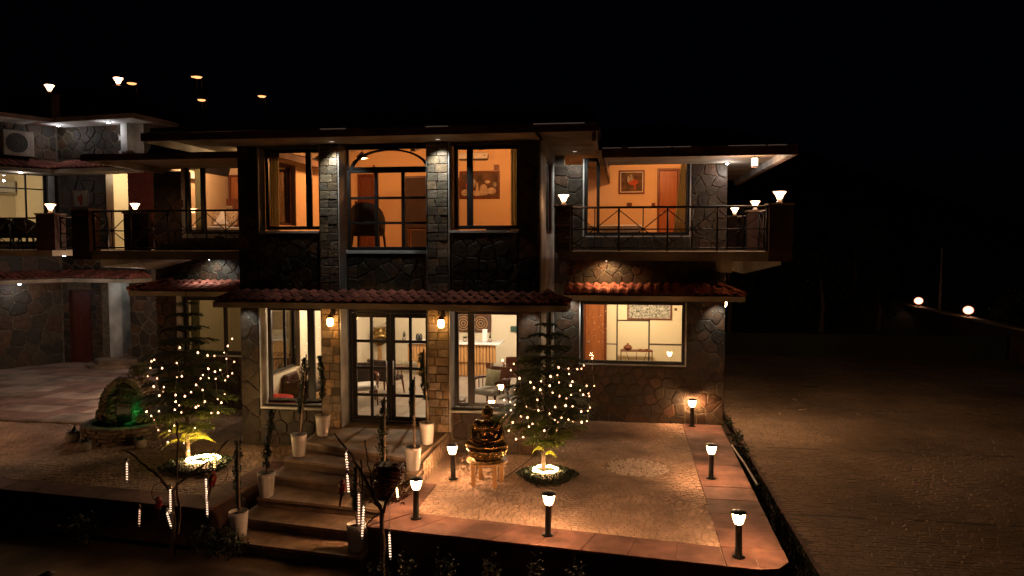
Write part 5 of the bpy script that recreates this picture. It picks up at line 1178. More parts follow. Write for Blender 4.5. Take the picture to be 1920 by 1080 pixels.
column_plant(-5.84, 10.55, -.39, 1.15, 'white potted column plant at the bottom left of the steps, with a thick stake', seed=1, r=.06, stem=.06)
column_plant(-5.86, 11.50, -.07, 1.1, 'white potted column plant on the left of the steps, second from the bottom', False, seed=2, r=.075, lean=.09, stem=.12)
column_plant(-5.86, 12.78, .25, 1.45, 'white potted column plant on the left of the steps, just below the landing', seed=3, r=.09, lean=.10, stem=.3)
column_plant(-5.76, 13.65, .41, 1.2, 'white potted column plant on the landing left of the doors', False, seed=4, r=.065, lean=-.02, stem=.3)
column_plant(-3.60, 13.35, .41, 1.35, 'white potted column plant on the landing right of the doors', seed=5, r=.07, lean=-.06, stem=.35)
column_plant(-3.55, 12.25, .25, 1.2, 'white potted column plant on the right end of the second step', seed=6, r=.04, lean=0, stem=.5)
column_plant(-3.80, 11.40, -.07, 1.35, 'white potted column plant half hidden behind the brown nest box', seed=7, r=.085, lean=-.0, stem=.2)
column_plant(-3.86, 10.32, -.39, .9, 'white potted column plant at the bottom right of the steps, dimly lit', seed=8, r=.05, stem=.3)

# ================================================================== NORFOLK PINES WITH FAIRY LIGHTS
def pine(x, y, z0, ztop, rmax, label, seed, rbase=.9):
    rng = random.Random(seed); t = thing('pine_tree', (x, y, z0), label, 'tree', 'young layered pines wound with fairy lights')
    H = ztop-z0
    TP = lambda u: Vector((x+.03*math.sin(u*4+seed), y+.02*math.cos(u*5), z0+u*H))
    MB().tube([TP(i/12) for i in range(13)], [.035*(1-i/12)+.006 for i in range(13)], 8).build('trunk', M['bark'], t, True)
    vs = []; fs = []; limbs = MB()
    def blade(p, d, L, w):
        s = d.cross(Vector((rng.uniform(-.3, .3), rng.uniform(-.3, .3), 1))).normalized()*w; n = len(vs)
        m = p+d*L*.55+Vector((0, 0, -.12*L)); e = p+d*L+Vector((0, 0, -.3*L)); vs.extend([p-s*.5, m-s, e, m+s, p+s*.5]); fs.append((n, n+1, n+2, n+3, n+4))
        for kk in range(3):                                   # short needles along the branchlet
            f = rng.uniform(.15, .95); q = p+d*L*f+Vector((0, 0, -.25*L*f*f)); nd = (d*.5+Vector((rng.uniform(-1, 1), rng.uniform(-1, 1), rng.uniform(-.6, .9)))).normalized()*.045
            sd = nd.cross(Vector((.3, .2, 1))).normalized()*.006; n = len(vs); vs.extend([q-sd, q+nd, q+sd]); fs.append((n, n+1, n+2))
    z = .95 if z0 < .1 else .9; u = .20; tiers = []
    while u < .985: tiers.append(u); u += .098*(1.05-.42*u)
    for ti, u in enumerate(tiers):
        v = (u-.2)/.8; R_ = rmax*(.42+.58*min(1, v/.16))*(1-v**1.7)*rng.uniform(.86, 1.08)+.06
        nb = 6 if v < .8 else 5; off = rng.uniform(0, 6)
        for b in range(nb):
            a = off + 6.283*b/nb + rng.uniform(-.18, .18); L = R_*rng.uniform(.82, 1.12); c = TP(u); dirv = Vector((math.cos(a), math.sin(a), 0)); up = .18 if v < .75 else .5
            pt = lambda s: c + dirv*L*s + Vector((0, 0, L*(up*s - (up+.08)*s*s)))
            limbs.tube([pt(0), pt(.35), pt(.7), pt(1)], [.012, .009, .006, .003], 5)
            n = max(6, int(L/.026)); side = Vector((-math.sin(a), math.cos(a), 0))
            for i in range(n):
                s = .12+.88*(i+rng.random())/n; p = pt(min(1, s)); bl = L*.40*(math.sin(math.pi*min(1, s*.86+.10)))**.7+.035
                for sg in (-1, 1):
                    d = (side*sg*1.0+dirv*(.55+.5*s)+Vector((0, 0, rng.uniform(-.15, .25)))).normalized(); blade(p, d, bl*rng.uniform(.7, 1.2), .018)
    limbs.build('branches', M['bark'], t)
    MB().add(vs, fs).build('foliage', M['pine'], t)
    return t
TL = Vector((-7.95, 12.62)); TR = Vector((-1.34, 12.9))
pine(TL.x, TL.y, .14, 3.27, .88, 'layered young pine with fairy lights left of the entrance', 11)
pine(TR.x, TR.y, .14, 2.93, .93, 'layered young pine with fairy lights right of the statue', 17)
LB = [(148,404),(132,412),(126,450),(192,451),(274,422),(290,336),(393,364),(448,379),(486,382),(541,363),(562,326),(586,286),(554,398),(598,415),(586,480),(562,497),(547,520),(519,461),(489,471),(452,455),(455,507),(493,511),(421,490),(408,508),(383,545),(420,574),(355,586),(320,609),(303,497),(275,502),(266,569),(268,602),(268,640),(264,685),(300,700),(202,558),(196,581),(145,555),(164,509),(111,497),(174,693),(104,696),(131,720),(147,744),(171,800),(233,804),(222,729),(260,774),(376,787),(396,661),(382,671),(433,640),(544,597),(505,625),(525,645),(469,704),(507,702),(224,868),(315,872),(341,915),(176,605),(288,660)]
RBp = [(548,457),(618,480),(600,520),(655,572),(725,597),(792,590),(747,631),(786,645),(846,619),(852,560),(895,552),(903,503),(965,510),(968,544),(1021,514),(1047,511),(1062,490),(1115,445),(905,598),(989,593),(979,617),(1080,619),(1128,620),(1039,648),(1058,676),(1092,668),(1097,685),(981,676),(952,699),(947,745),(991,749),(881,754),(907,684),(865,662),(768,708),(677,678),(626,648),(596,721),(625,740),(559,709),(600,773),(567,799),(555,826),(612,850),(588,902),(633,957),(678,944),(715,878),(737,860),(778,863),(820,848),(846,796),(877,837),(897,850),(812,903),(890,903),(665,812),(697,752),(775,774),(705,820),(965,833),(992,849),(1048,850),(1081,843),(1087,778),(1101,757),(1046,782),(921,821)]
bulb_src = []
def fairy(tree, pts, label, r0, seed):
    rng = random.Random(seed); P = []
    for px, py in pts:
        y = tree.y - .3
        for _ in range(3):
            q = PY(px, py, y); dx = q.x-tree.x; dr = max(0, r0*r0-dx*dx)**.5; y = tree.y - dr*.75
        P.append(PY(px, py, y + rng.uniform(-.06, .30)))
    t = thing('fairy_lights', (tree.x, tree.y, .9), label, 'lights', 'fairy light strings on the young pines')
    if not bulb_src: bulb_src.append(MB().lathe([(.003, .022), (.009, .012), (.016, -.004), (.013, -.012), (.002, -.014)], 7).build('bulb_source', M['bulb']))
    for p in P:
        o = bulb_src[0].copy(); o.name = 'bulb'; scene.collection.objects.link(o); o.parent = t; o.location = p-base(t); o.rotation_euler = (rng.uniform(-.5, .5), rng.uniform(-.5, .5), 0); o.scale = [rng.uniform(.65, 1.12)]*3
    left = P[1:]; cur = P[0]; mb = MB()
    while left:
        nx = min(left, key=lambda q: (q-cur).length); left.remove(nx); L = (nx-cur).length
        if L < .55:
            mb.tube([cur+Vector((0, 0, .02)), (cur+nx)/2+Vector((0, 0, -.10*L)), nx+Vector((0, 0, .02))], .0038, 4, False)
        cur = nx
    mb.build('wire', M['wire'], t); return t
fairy(TL, [(240+a/3, 540+b/3) for a, b in LB], 'string of small warm fairy lights wound round the left pine', .9, 1)
fairy(TR, [(780+a/3.375, 540+b/3.375) for a, b in RBp], 'string of small warm fairy lights wound round the right pine', .9, 2)
bpy.data.objects.remove(bulb_src[0])
# ringed planters under the pines: a cushion of dark ground plants and a coil of rope light
def planter(c, r, label, rl, seed, ringr=.16, ringx=0.0, double=False):
    rng = random.Random(seed); t = thing('planter', (c.x, c.y, .01), label, 'planter')
    MB().lathe([(r*.8, 0), (r*.85, .05), (r*.7, .06), (.02, .07)], 20, (c.x, c.y, .01)).build('planter_bed', M['soil'], t)
    vs = []; fs = []
    for k in range(2600):
        a = rng.uniform(0, 6.283); q = r*rng.random()**.5*(1+.12*math.sin(3*a+seed)); hh = .14*(1-(q/r)**2*.8)*rng.uniform(.5, 1.1)
        p = Vector((c.x+q*math.cos(a), c.y+q*math.sin(a), .02+hh)); d = Vector((math.cos(a)*.6+rng.uniform(-.5, .5), math.sin(a)*.6+rng.uniform(-.5, .5), rng.uniform(.0, .9))).normalized()*rng.uniform(.03, .07)
        if (p.xy-c).length < ringr*.9: continue
        s = d.cross(Vector((0, 0, 1))).normalized()*rng.uniform(.008, .018); n = len(vs); vs += [p-s*.4, p+d*.5-s, p+d, p+d*.5+s, p+s*.4]; fs.append((n, n+1, n+2, n+3, n+4))
    MB().add(vs, fs).build('foliage', M['leaf'], t)
    rt = thing('rope_light', (c.x, c.y, .16), rl, 'lights')
    pts = [(c.x+ringx+ringr*1.1*math.cos(k*.2618)*(1+.06*math.sin(k)), c.y-.02+ringr*math.sin(k*.2618), .17+.01*math.sin(k*1.7)) for k in range(25)]
    MB().tube(pts, .014, 8, False).build('glowing_tube', M['ring'], rt, True)
    if double: MB().tube([(p[0]+.13, p[1]+.03, p[2]+.02) for p in pts[:16]], .014, 8).build('glowing_tube', M['ring'], rt, True); MB().tube([(c.x+.25, c.y-.05, .2), (c.x+.33, c.y, .3)], .012, 8).build('glowing_tube', M['ring'], rt, True)
    return t
planter(Vector((PZ(357, 880, .05).x, PZ(357, 880, .05).y+.25)), .62, 'low round bed of dark ground plants under the left pine', 'double coil of bright rope light at the foot of the left pine', 4, .2, .04, True)
planter(Vector((PZ(1025, 895, .05).x, PZ(1025, 895, .05).y+.1)), .52, 'low round bed of dark ground plants under the right pine', 'oval coil of bright rope light at the foot of the right pine', 6, .19, -.03)
# loose cable behind the statue and single low fronds on the right trunk
tag(MB().tube([tuple(PZ(a, b, .025)) for a, b in ((1005, 852), (985, 868), (962, 885), (945, 897), (930, 902), (920, 897))], .008, 6).build('cable', M['black']), 'thin dark cable running across the cobbles behind the statue', 'cable')
# a few broad lower fronds lit by the rope light
M['fern'] = mat('fern_green', (.2, .25, .05), (.12, .16, .035), rough=.5, bump=0, blotch=3); translucent(M['fern'], .45, (.42, .42, .05))
def fronds(c, z, label, seed, n, L0):
    rng = random.Random(seed); t = thing('fern', (c.x, c.y, z), label, 'fern')
    for b in range(n):
        vs = []; fs = []
        a = rng.uniform(0, 6.283) if n > 3 else (-.3, 3.4, .3)[b]; L = L0*rng.uniform(.8, 1.1); zz = z + b*(.07 if n < 5 else .035)
        for i in range(16):
            s = (i+1)/16; p = Vector((c.x+L*s*math.cos(a), c.y+L*s*math.sin(a)-.02, zz+.34*s-.40*s*s))
            for sg in (-1, 1):
                d = Vector((math.cos(a+sg*1.0), math.sin(a+sg*1.0), -.35)); Lb = (.12 if n < 5 else .13)*math.sin(math.pi*min(1, s*.85+.12)); sd = d.cross(Vector((0, 0, 1))).normalized()*.010; k = len(vs)
                vs += [p-sd*.5, p+d*Lb*.5-sd, p+d*Lb, p+d*Lb*.5+sd, p+sd*.5]; fs.append((k, k+1, k+2, k+3, k+4))
        MB().add(vs, fs).build('frond', M['fern'], t)
    return t
fronds(TL, .42, 'bright yellow green fern fronds round the left pine trunk above the rope light', 3, 13, .50)
fronds(TR, .44, 'few bright yellow green fronds on the bare right pine trunk', 5, 3, .22)

# ================================================================== STATUE ON ITS TABLE
sx, sy_ = -2.28, 12.42
t = thing('round_table', (sx, sy_, 0), 'low round wooden table on four legs under the statue', 'table')
MB().lathe([(.33, .40), (.35, .405), (.35, .435), (.34, .44), (.02, .44)], 32, (sx, sy_, 0)).build('tabletop', M['wood'], t, True)
for a in (45, 135, 225, 315):
    x, y = sx+.27*math.cos(R(a-8)), sy_+.27*math.sin(R(a-8)); MB().bbox(x-.035, x+.035, y-.035, y+.035, .015, .40, .006).build('leg', M['wood'], t)
T = thing('seated_statue', (sx, sy_, .44), 'dark golden seated statue on a lotus bowl base, on the round table', 'statue'); Z = .44
MB().lathe([(.25, 0), (.27, .015), (.25, .03), (.20, .045), (.22, .07), (.29, .12), (.335, .185), (.33, .21), (.30, .22), (.02, .22)], 36, (sx, sy_, Z)).build('lotus_bowl', M['gold'], T, True)
mb = MB()
for row, (rr, z_, ph) in enumerate(((.30, .10, 0), (.33, .165, .5))):
    for k in range(14):
        a = 6.283*(k+ph)/14; c = Vector((sx+rr*math.cos(a), sy_+rr*math.sin(a), Z+z_)); Mx = Matrix.Translation(c) @ Matrix.Rotation(a, 4, 'Z') @ Matrix.Rotation(R(25), 4, 'Y'); mb.ell((0, 0, 0), (.018, .07, .055), 10, 8, Mx)
mb.build('lotus_petals', M['gold'], T, True)
b_ = Z+.21; FM = Matrix.Translation((sx, sy_, b_)) @ Matrix.Diagonal((1.12, 1.1, .97, 1)) @ Matrix.Translation((-sx, -sy_, -b_)); mb = MB(FM)                                            # one fused figure: crossed legs, lap, torso, arms, neck and head
for s in (-1, 1):
    mb.tube([(sx+s*.10, sy_+.02, b_+.07), (sx+s*.26, sy_-.08, b_+.06), (sx+s*.08, sy_-.22, b_+.05), (sx-s*.08, sy_-.21, b_+.06)], [.085, .075, .055, .035], 12)
    mb.tube([(sx+s*.16, sy_+.02, b_+.42), (sx+s*.215, sy_+.01, b_+.27), (sx+s*.185, sy_-.1, b_+.17), (sx+s*.05, sy_-.19, b_+.15)], [.055, .05, .042, .03], 12)
    mb.ell((sx+s*.15, sy_+.02, b_+.41), (.085, .075, .075)); mb.tube([(sx+s*.20, sy_, b_+.30), (sx+s*.22, sy_-.04, b_+.10)], [.05, .055], 12); mb.ell((sx+s*.075, sy_-.005, b_+.60), (.012, .02, .045))
mb.ell((sx, sy_, b_+.08), (.17, .15, .09)); mb.ell((sx, sy_+.01, b_+.24), (.145, .11, .16)); mb.ell((sx, sy_+.0, b_+.36), (.19, .11, .13)); mb.tube([(sx, sy_, b_+.42), (sx, sy_, b_+.54)], [.06, .045], 12)
mb.ell((sx, sy_-.01, b_+.60), (.086, .088, .1), 16, 12); mb.ell((sx, sy_+.005, b_+.65), (.094, .092, .07), 16, 12); mb.ell((sx, sy_+.01, b_+.71), (.04, .04, .045)); mb.ell((sx, sy_-.088, b_+.59), (.013, .02, .028)); mb.ell((sx, sy_-.08, b_+.555), (.026, .01, .008))
for s in (-1, 1): mb.ell((sx+s*.028, sy_-.078, b_+.612), (.018, .008, .006))
body = mb.build('body', M['gold'], T, True); remesh(body, .011, 3)
MB().lathe([(.02, 0), (.055, .015), (.075, .05), (.07, .055), (.05, .02), (.01, .015)], 20, (sx, sy_-.23, b_+.16)).build('alms_bowl', M['gold'], T, True)
for k in range(5): MB(FM).tube([(sx-.10+.01*k, sy_-.105-.01*k, b_+.40-.055*k), (sx-.02, sy_-.135-.012*k, b_+.34-.055*k), (sx+.07, sy_-.12-.01*k, b_+.36-.05*k), (sx+.12, sy_-.08, b_+.42-.05*k)], .008, 6).build('robe_fold', M['gold'], T, True)

# ================================================================== FOUNTAIN
fc = PZ(247, 842, 0); fy = fc.y+.75; fx = PY(243, 800, fy+.2).x
F = thing('rock_fountain', (fx, fy, 0), 'arched dry stone fountain with green lit water and round basin wall', 'fountain')
rng = random.Random(31)
wallm = MB().lathe([(.80, 0), (.80, .30), (.68, .30), (.68, .0)], 32, (fx, fy, .0), sx=1.0, sy=.85, cap=False).build('basin_wall', M['mortar'], F)
for row in range(4):
    n = 30
    for k in range(n):
        a = 6.283*(k+.5*(row % 2))/n + rng.uniform(-.03, .03)
        if math.sin(a) > .55: continue
        Mx = Matrix.Translation((fx+.80*math.cos(a), fy+.68*math.sin(a), .0+row*.08)) @ Matrix.Rotation(math.atan2(.8*math.sin(a), .68*math.cos(a)), 4, 'Z')
        MB(Mx).bbox(-.03, .03+rng.uniform(0, .02), -.08, .08, .004, .074, .012).build('stone', M['ledge'], wallm)
for k in range(26):
    a = 6.283*k/26; Mx = Matrix.Translation((fx+.74*math.cos(a), fy+.63*math.sin(a), .325)) @ Matrix.Rotation(a, 4, 'Z'); MB(Mx).bbox(-.11, .10, -.085, .085, 0, .035, .01).build('coping_stone', M['ledge'], wallm)
MB().lathe([(.69, .24), (.01, .241)], 32, (fx, fy, 0), sy=.85).build('water', M['water'], F)
grot = MB().lathe([(.74, 0), (.72, .5), (.62, .9), (.36, 1.15), (.02, 1.2)], 20, (fx+.0, fy+.36, .0), sy=.42).build('rockery', M['mortar'], F)
for k in range(235):
    zz = rng.uniform(.3, 1.22); a = rng.uniform(math.pi*.93, math.pi*2.07); u = zz/1.2; rr = .77*math.sqrt(max(.02, 1-(u*.93)**2.6))
    x = rr*math.cos(a); y = rr*math.sin(a)*.46
    inside = abs(x) < .26 and y < 0 and (.34 < zz < .95)
    if inside: continue
    sxx = rng.uniform(.05, .11); Mx = Matrix.Translation((fx+x, fy+.34+y, zz)) @ Matrix.Rotation(a+R(90)+rng.uniform(-.3, .3), 4, 'Z') @ Matrix.Rotation(rng.uniform(-.12, .12), 4, 'Y')
    MB(Mx).bbox(-sxx, sxx, -.05, .08, -.022, .026, .012).build('stone', M['ledge'], grot)
for k in range(22):
    a = R(180)+R(180)*k/21; Mx = Matrix.Translation((fx+.62*math.cos(a)*.75, fy+.34, .62+.62*abs(math.sin(a)))) @ Matrix.Rotation(-a-R(90), 4, 'Y'); MB(Mx).bbox(-.06, .06, -.32, -.1, -.04, .04, .012).build('arch_stone', M['ledge'], grot)
for k in range(4):
    MB().bbox(fx-.24+.02*k, fx+.24-.02*k, fy+.05+.05*k, fy+.33, .32+.14*k, .37+.14*k, .012).build('cascade_step', M['ledge'], F)
MB().bbox(fx-.18, fx+.18, fy+.02, fy+.05, .25, .76, .01).build('falling_water', glass_mat('falling_water', 2.5, (.55, .8, .6)), F)
lamp('green_water_light', 'POINT', (fx+.30, fy-.12, .6), (.02, 1, .22), 1.5, .04, F)
MB().ell((fx+.18, fy-.15, .26), (.02, .02, .02), 12, 8).build('underwater_lamp', M['green_lamp'], F, True)
def leafy(c, r, h, n, label, mt, seed, name='bush', cat='bush', Ls=(.05, .1), wide=.4, group=None):
    rng = random.Random(seed); t = thing(name, tuple(c), label, cat, group); vs = []; fs = []
    for k in range(n):
        a = rng.uniform(0, 6.283); e = math.acos(rng.uniform(-.2, 1)); q = rng.random()**.4; lump = 1+.25*math.sin(a*3+seed)*math.sin(e*4)
        p = Vector((c[0]+r*q*lump*math.sin(e)*math.cos(a), c[1]+r*q*lump*math.sin(e)*math.sin(a), c[2]+h*(.35+.62*q*lump*math.cos(e))))
        d = Vector((rng.uniform(-1, 1), rng.uniform(-1, 1), rng.uniform(-.6, 1))).normalized()*rng.uniform(*Ls); s = d.cross(Vector((rng.uniform(-1, 1), rng.uniform(-1, 1), 1))).normalized()*d.length*wide*.5
        m = len(vs); vs += [p, p+d*.5-s, p+d, p+d*.5+s]; fs.append((m, m+1, m+2, m+3))
    MB().add(vs, fs).build('foliage', mt, t)
    mb = MB()
    for k in range(5):
        a = k*1.26+seed; mb.tube([(c[0]+.02*math.cos(a), c[1]+.02*math.sin(a), c[2]), (c[0]+r*.5*math.cos(a), c[1]+r*.5*math.sin(a), c[2]+h*.7)], [max(.006, r*.04), .004], 5)
    mb.build('stems', M['bark'], t); return t
leafy((fx+.12, fy+.42, 1.18), .22, .38, 500, 'small leafy bush growing on top of the fountain', mat('olive_leaf', (.16, .15, .04), (.1, .1, .03), rough=.6, bump=0), 5, 'plant', 'plant')
# pots round the fountain
def bowl_pot(px, py, r, h, label, mt, plant_n=0, spiky=False, seed=1):
    q = PZ(px, py, .015); t = thing('potted_plant', (q.x, q.y, .015), label, 'plant')
    MB().lathe([(r*.8, 0), (r, h*.3), (r*.98, h), (r*.88, h), (r*.86, h-.03)], 20, (q.x, q.y, .015)).build('pot', mt, t, True); MB().lathe([(r*.85, h-.03), (.01, h-.03)], 16, (q.x, q.y, .015)).build('pot_soil', M['soil'], t)
    rng = random.Random(seed); vs = []; fs = []
    for k in range(plant_n):
        a = rng.uniform(0, 6.283); e = rng.uniform(.3, 1.3) if spiky else rng.uniform(.1, 1.4); L = rng.uniform(.14, .26) if spiky else rng.uniform(.06, .12); d = Vector((math.cos(a)*math.cos(e), math.sin(a)*math.cos(e), math.sin(e)))
        p = Vector((q.x, q.y, h)) + (Vector((0, 0, 0)) if spiky else Vector((math.cos(a)*r*.6*rng.random(), math.sin(a)*r*.6*rng.random(), 0))); s = d.cross(Vector((0, 0, 1))).normalized()*(.022 if spiky else .015); m = len(vs)
        vs += [p-s*.5, p+d*L*.5-s, p+d*L+Vector((0, 0, -.02)), p+d*L*.5+s, p+s*.5]; fs.append((m, m+1, m+2, m+3, m+4))
    MB().add(vs, fs).build('leaves', M['leaf'], t); return t
bowl_pot(137, 828, .13, .2, 'grey clay pot with a spiky plant left of the fountain', M['clay'], 14, True, 4)
bowl_pot(160, 846, .11, .2, 'small grey pot with low leaves in front of the spiky plant', M['clay'], 60, False, 5)
bowl_pot(263, 840, .11, .18, 'small pale pot against the fountain basin wall', M['clay'], 60, False, 6)

# ================================================================== DRIFTWOOD TREES, PARROTS, LED TUBES
def limb(mb, pts, r0, r1, seed=0, n=7):
    rng = random.Random(seed); P = [Vector(p) for p in pts]; out = []; rad = []
    for i in range(len(P)-1):
        for k in range(5):
            u = k/5; out.append(P[i].lerp(P[i+1], u)+Vector((rng.uniform(-.012, .012), rng.uniform(-.012, .012), rng.uniform(-.012, .012))))
    out.append(P[-1]); m = len(out); rad = [(r0+(r1-r0)*i/(m-1))*rng.uniform(.85, 1.2) for i in range(m)]; mb.tube(out, rad, n)
def PP(pts, Y): return [PY(a, b, Y + (c[0] if c else 0)) for a, b, *c in pts]
t = thing('driftwood_tree', tuple(PY(335, 1062, 10.0)), 'bare forked driftwood branches in front of the left terrace', 'dead tree', 'driftwood trees hung with parrots and lights')
for k, (pp, r0, r1) in enumerate((([(322,1075),(325,1000),(322,925)], .035, .03), ([(322,925),(300,895),(268,868),(234,843)], .024, .012), ([(322,925),(335,905),(372,878),(400,856),(428,826)], .022, .010), ([(334,1000),(338,960),(330,905),(333,850),(331,790)], .02, .012), ([(300,895),(290,880),(278,878)], .010, .005), ([(372,878),(382,882),(395,878)], .010, .005))):
    mb = MB(); limb(mb, PP(pp, 10.02 if k != 3 else 10.15), r0, r1, k); mb.build('branch', M['bark'], t, True)
t = thing('driftwood_tree', tuple(PY(716, 1075, 9.5)), 'bare forked driftwood branches in front of the steps', 'dead tree', 'driftwood trees hung with parrots and lights')
for k, (pp, r0, r1) in enumerate((([(719,1110),(718,1040),(717,960)], .04, .033), ([(717,960),(700,930),(678,885),(655,850),(627,813)], .03, .012), ([(717,960),(728,935),(745,915),(770,900)], .022, .010), ([(706,945),(697,905),(690,870),(685,825)], .014, .008), ([(700,930),(684,912),(668,905)], .012, .006), ([(712,965),(698,972),(686,985)], .012, .006), ([(676,965),(680,920),(676,862)], .016, .010), ([(680,890),(664,868),(650,862)], .01, .005))):
    mb = MB(); limb(mb, PP(pp, 9.55), r0, r1, 20+k); mb.build('branch', M['bark'], t, True)
def parrot(px, py, Y, label, s=1.0, rz=0, ring=None):
    q = PY(px, py, Y); Mx = Matrix.Translation(q) @ Matrix.Rotation(rz, 4, 'Z') @ Matrix.Rotation(R(16), 4, 'Y') @ Matrix.Scale(s, 4)
    t = thing('parrot_figure', tuple(q), label, 'parrot', 'red parrot figures hanging on the driftwood')
    mb = MB(Mx); mb.ell((0, 0, 0), (.05, .055, .095), 14, 10); mb.ell((-.01, -.012, .10), (.04, .042, .045), 14, 10); mb.ell((0, 0, .06), (.042, .045, .05)); mb.tube([(0, .01, -.06), (.01, .02, -.14)], [.035, .018], 8)
    for sg in (-1, 1): mb.tube([(sg*.02, -.03, -.07), (sg*.02, -.045, -.10)], [.012, .01], 6)
    b = mb.build('body', M['red'], t, True); remesh(b, .008, 2)
    for sg in (-1, 1):
        MB(Mx).ell((sg*.045, .015, -.015), (.014, .04, .085), 12, 8).build('wing', M['red'], t, True); w2 = MB(Mx).ell((sg*.046, .022, -.075), (.012, .03, .06), 12, 8).build('wing_feathers', M['green'], t, True)
        MB(Mx).ell((sg*.03, -.038, .108), (.012, .01, .014), 8, 6).build('cheek', M['cloth'], t, True)
    MB(Mx).ell((-.0, -.035, .02), (.028, .02, .04), 10, 8).build('chest_patch', M['yellow'], t, True)
    MB(Mx).tube([(-.012, -.05, .115), (-.016, -.075, .105), (-.014, -.078, .085)], [.016, .011, .003], 8).build('beak', M['black'], t, True)
    for k in range(4): MB(Mx).add([(-.018+.012*k, .02, -.10), (-.006+.012*k, .022, -.10), (.002+.010*k, .03, -.36+.02*abs(k-1.5)), (-.004+.010*k, .028, -.36+.02*abs(k-1.5)), (-.018+.012*k, .026, -.10), (-.006+.012*k, .028, -.10), (.002+.010*k, .036, -.35), (-.004+.010*k, .034, -.35)], [(0,1,2,3),(7,6,5,4),(0,4,5,1),(2,6,7,3),(1,5,6,2),(0,3,7,4)]).build('tail_feather', M['green'] if k % 2 else M['red'], t)
    if ring:
        c = PY(ring[0], ring[1], Y+.02); rr = ring[2]
        MB().tube([(c.x+rr*math.cos(k*.2), c.y, c.z+rr*math.sin(k*.2)) for k in range(32)], .005, 6, False).tube([(c.x, c.y, c.z+rr), (c.x, c.y, c.z+rr+.08)], .003, 4).build('perch_ring', M['bark'], t, True)
    return t
parrot(297, 944, 9.95, 'red parrot figure at the left, pale face turned to the left driftwood', .82, R(-25), (303, 925, .16))
parrot(398, 900, 9.95, 'red parrot figure on the large hoop beside the left rope light', .95, R(25), (402, 884, .21))
parrot(641, 914, 9.5, 'red parrot figure hanging over the steps', .85, R(-20))
# nest box
q = PY(732, 902, 9.75); t = thing('nest_box', tuple(q), 'dark brown wicker nest box hanging in the right driftwood tree', 'nest box')
w, h = .17, .25
MB().bbox(q.x-w, q.x+w, 9.62, 9.9, q.z-h, q.z+h*.8, .03).build('box', M['darkwood'], t)
for k in range(9): MB().tube([(q.x-w-.005, 9.612, q.z-h+.03+k*.048), (q.x, 9.606, q.z-h+.035+k*.048), (q.x+w+.005, 9.612, q.z-h+.03+k*.048)], .016, 6).build('woven_band', M['darkwood'], t, True)
MB().bbox(q.x-w+.01, q.x+w-.01, 9.63, 9.89, q.z+h*.8+.002, q.z+h*.8+.03, .01).build('lid', M['darkwood'], t)
MB().tube([(q.x-.02, 9.6, q.z-.02), (q.x-.02, 9.592, q.z-.02)], .05, 12).build('entrance_hole', M['black'], t)
vs = []; fs = []; rng = random.Random(77)
for k in range(900):
    a = rng.uniform(-1, 1); b = rng.uniform(-1, 1); p = Vector((q.x+w*a*1.25, 9.60+rng.uniform(-.05, .25), q.z+h*b*1.0)); d = Vector((rng.uniform(-1, 1), rng.uniform(-.5, .1), rng.uniform(-1, .6))).normalized()*rng.uniform(.04, .09); s = Vector((d.z, 0, -d.x))*.12; m = len(vs); vs += [p, p+d*.5-s, p+d, p+d*.5+s]; fs.append((m, m+1, m+2, m+3))
MB().add(vs, fs).build('dry_straw', M['darkwood'], t)
MB().tube([(q.x, 9.76, q.z+h*.8+.04), (q.x-.02, 9.66, q.z+h+.2)], .004, 4).build('hanging_cord', M['black'], t)
def led_tube(px, py0, py1, Y, label, dx=0, hang=None, glow=None):
    a = PY(px, py0, Y); b = PY(px+dx, py1, Y); t = thing('light_tube', tuple(a), label, 'lights', 'striped led tubes hanging from the driftwood')
    L = (a-b).length; n = max(5, int(L/.034)); d = (b-a)/n; mb = MB()
    for i in range(n):
        c = a+d*(i+.5); mb.bbox(c.x-.014, c.x+.014, Y-.006, Y+.006, c.z-.0065, c.z+.0065, .002)
    mb.build('led_strip', glow or M['led'], t)
    MB().tube([a+Vector((0, 0, .03)), b+Vector((0, 0, -.02))], .021, 10).build('clear_tube', M['tubeglass'], t, True); MB().lathe([(.022, 0), (.022, .04), (.008, .055)], 10, (a.x, a.y, a.z+.025)).build('cap', M['wire'], t, True)
    top = a.z + (hang or .25); MB().tube([(a.x, a.y, a.z+.08), (a.x, a.y, top)], .003, 4).build('hanging_wire', M['wire'], t); return t
led_tube(238, 868, 901, 9.98, 'short light tube farthest left, under the left branch tip', hang=.12)
led_tube(319, 917, 960, 9.95, 'light tube against the trunk of the left driftwood', 1)
led_tube(313, 962, 988, 9.95, 'tilted light tube below the left parrot', 8, hang=.1)
led_tube(262, 956, 984, 9.97, 'thin dim streak over the dark retaining wall, a reflection put in as a glowing tube', -1, hang=.7, glow=emis('led_reflection', (1, .5, .3), 1.4))  # faint reflection made as a dim glowing tube
led_tube(386, 897, 966, 9.95, 'long light tube between the left driftwood and the hoop', 3)
led_tube(402, 851, 878, 9.95, 'short warm light tube above the hooped parrot', hang=.08, glow=emis('led_warm', (1, .5, .16), 6))
led_tube(649, 849, 888, 9.5, 'upper light tube over the steps beside the parrot', 3, hang=.06)
led_tube(651, 890, 924, 9.5, 'lower light tube over the steps beside the parrot', 3, hang=.02)
led_tube(673, 925, 984, 9.52, 'dim light tube left of its brighter neighbour over the lower steps', 0, hang=.3, glow=emis('led_mid', (1, .55, .34), 2))
led_tube(682, 949, 1007, 9.5, 'bright light tube over the lowest steps', -3, hang=.6)
led_tube(730, 1001, 1046, 9.5, 'bright light tube at the foot of the right driftwood', 2, hang=.5)
led_tube(744, 916, 933, 9.5, 'short warm light tube just below the nest box', 2, hang=.05, glow=emis('led_warm2', (1, .6, .25), 9))

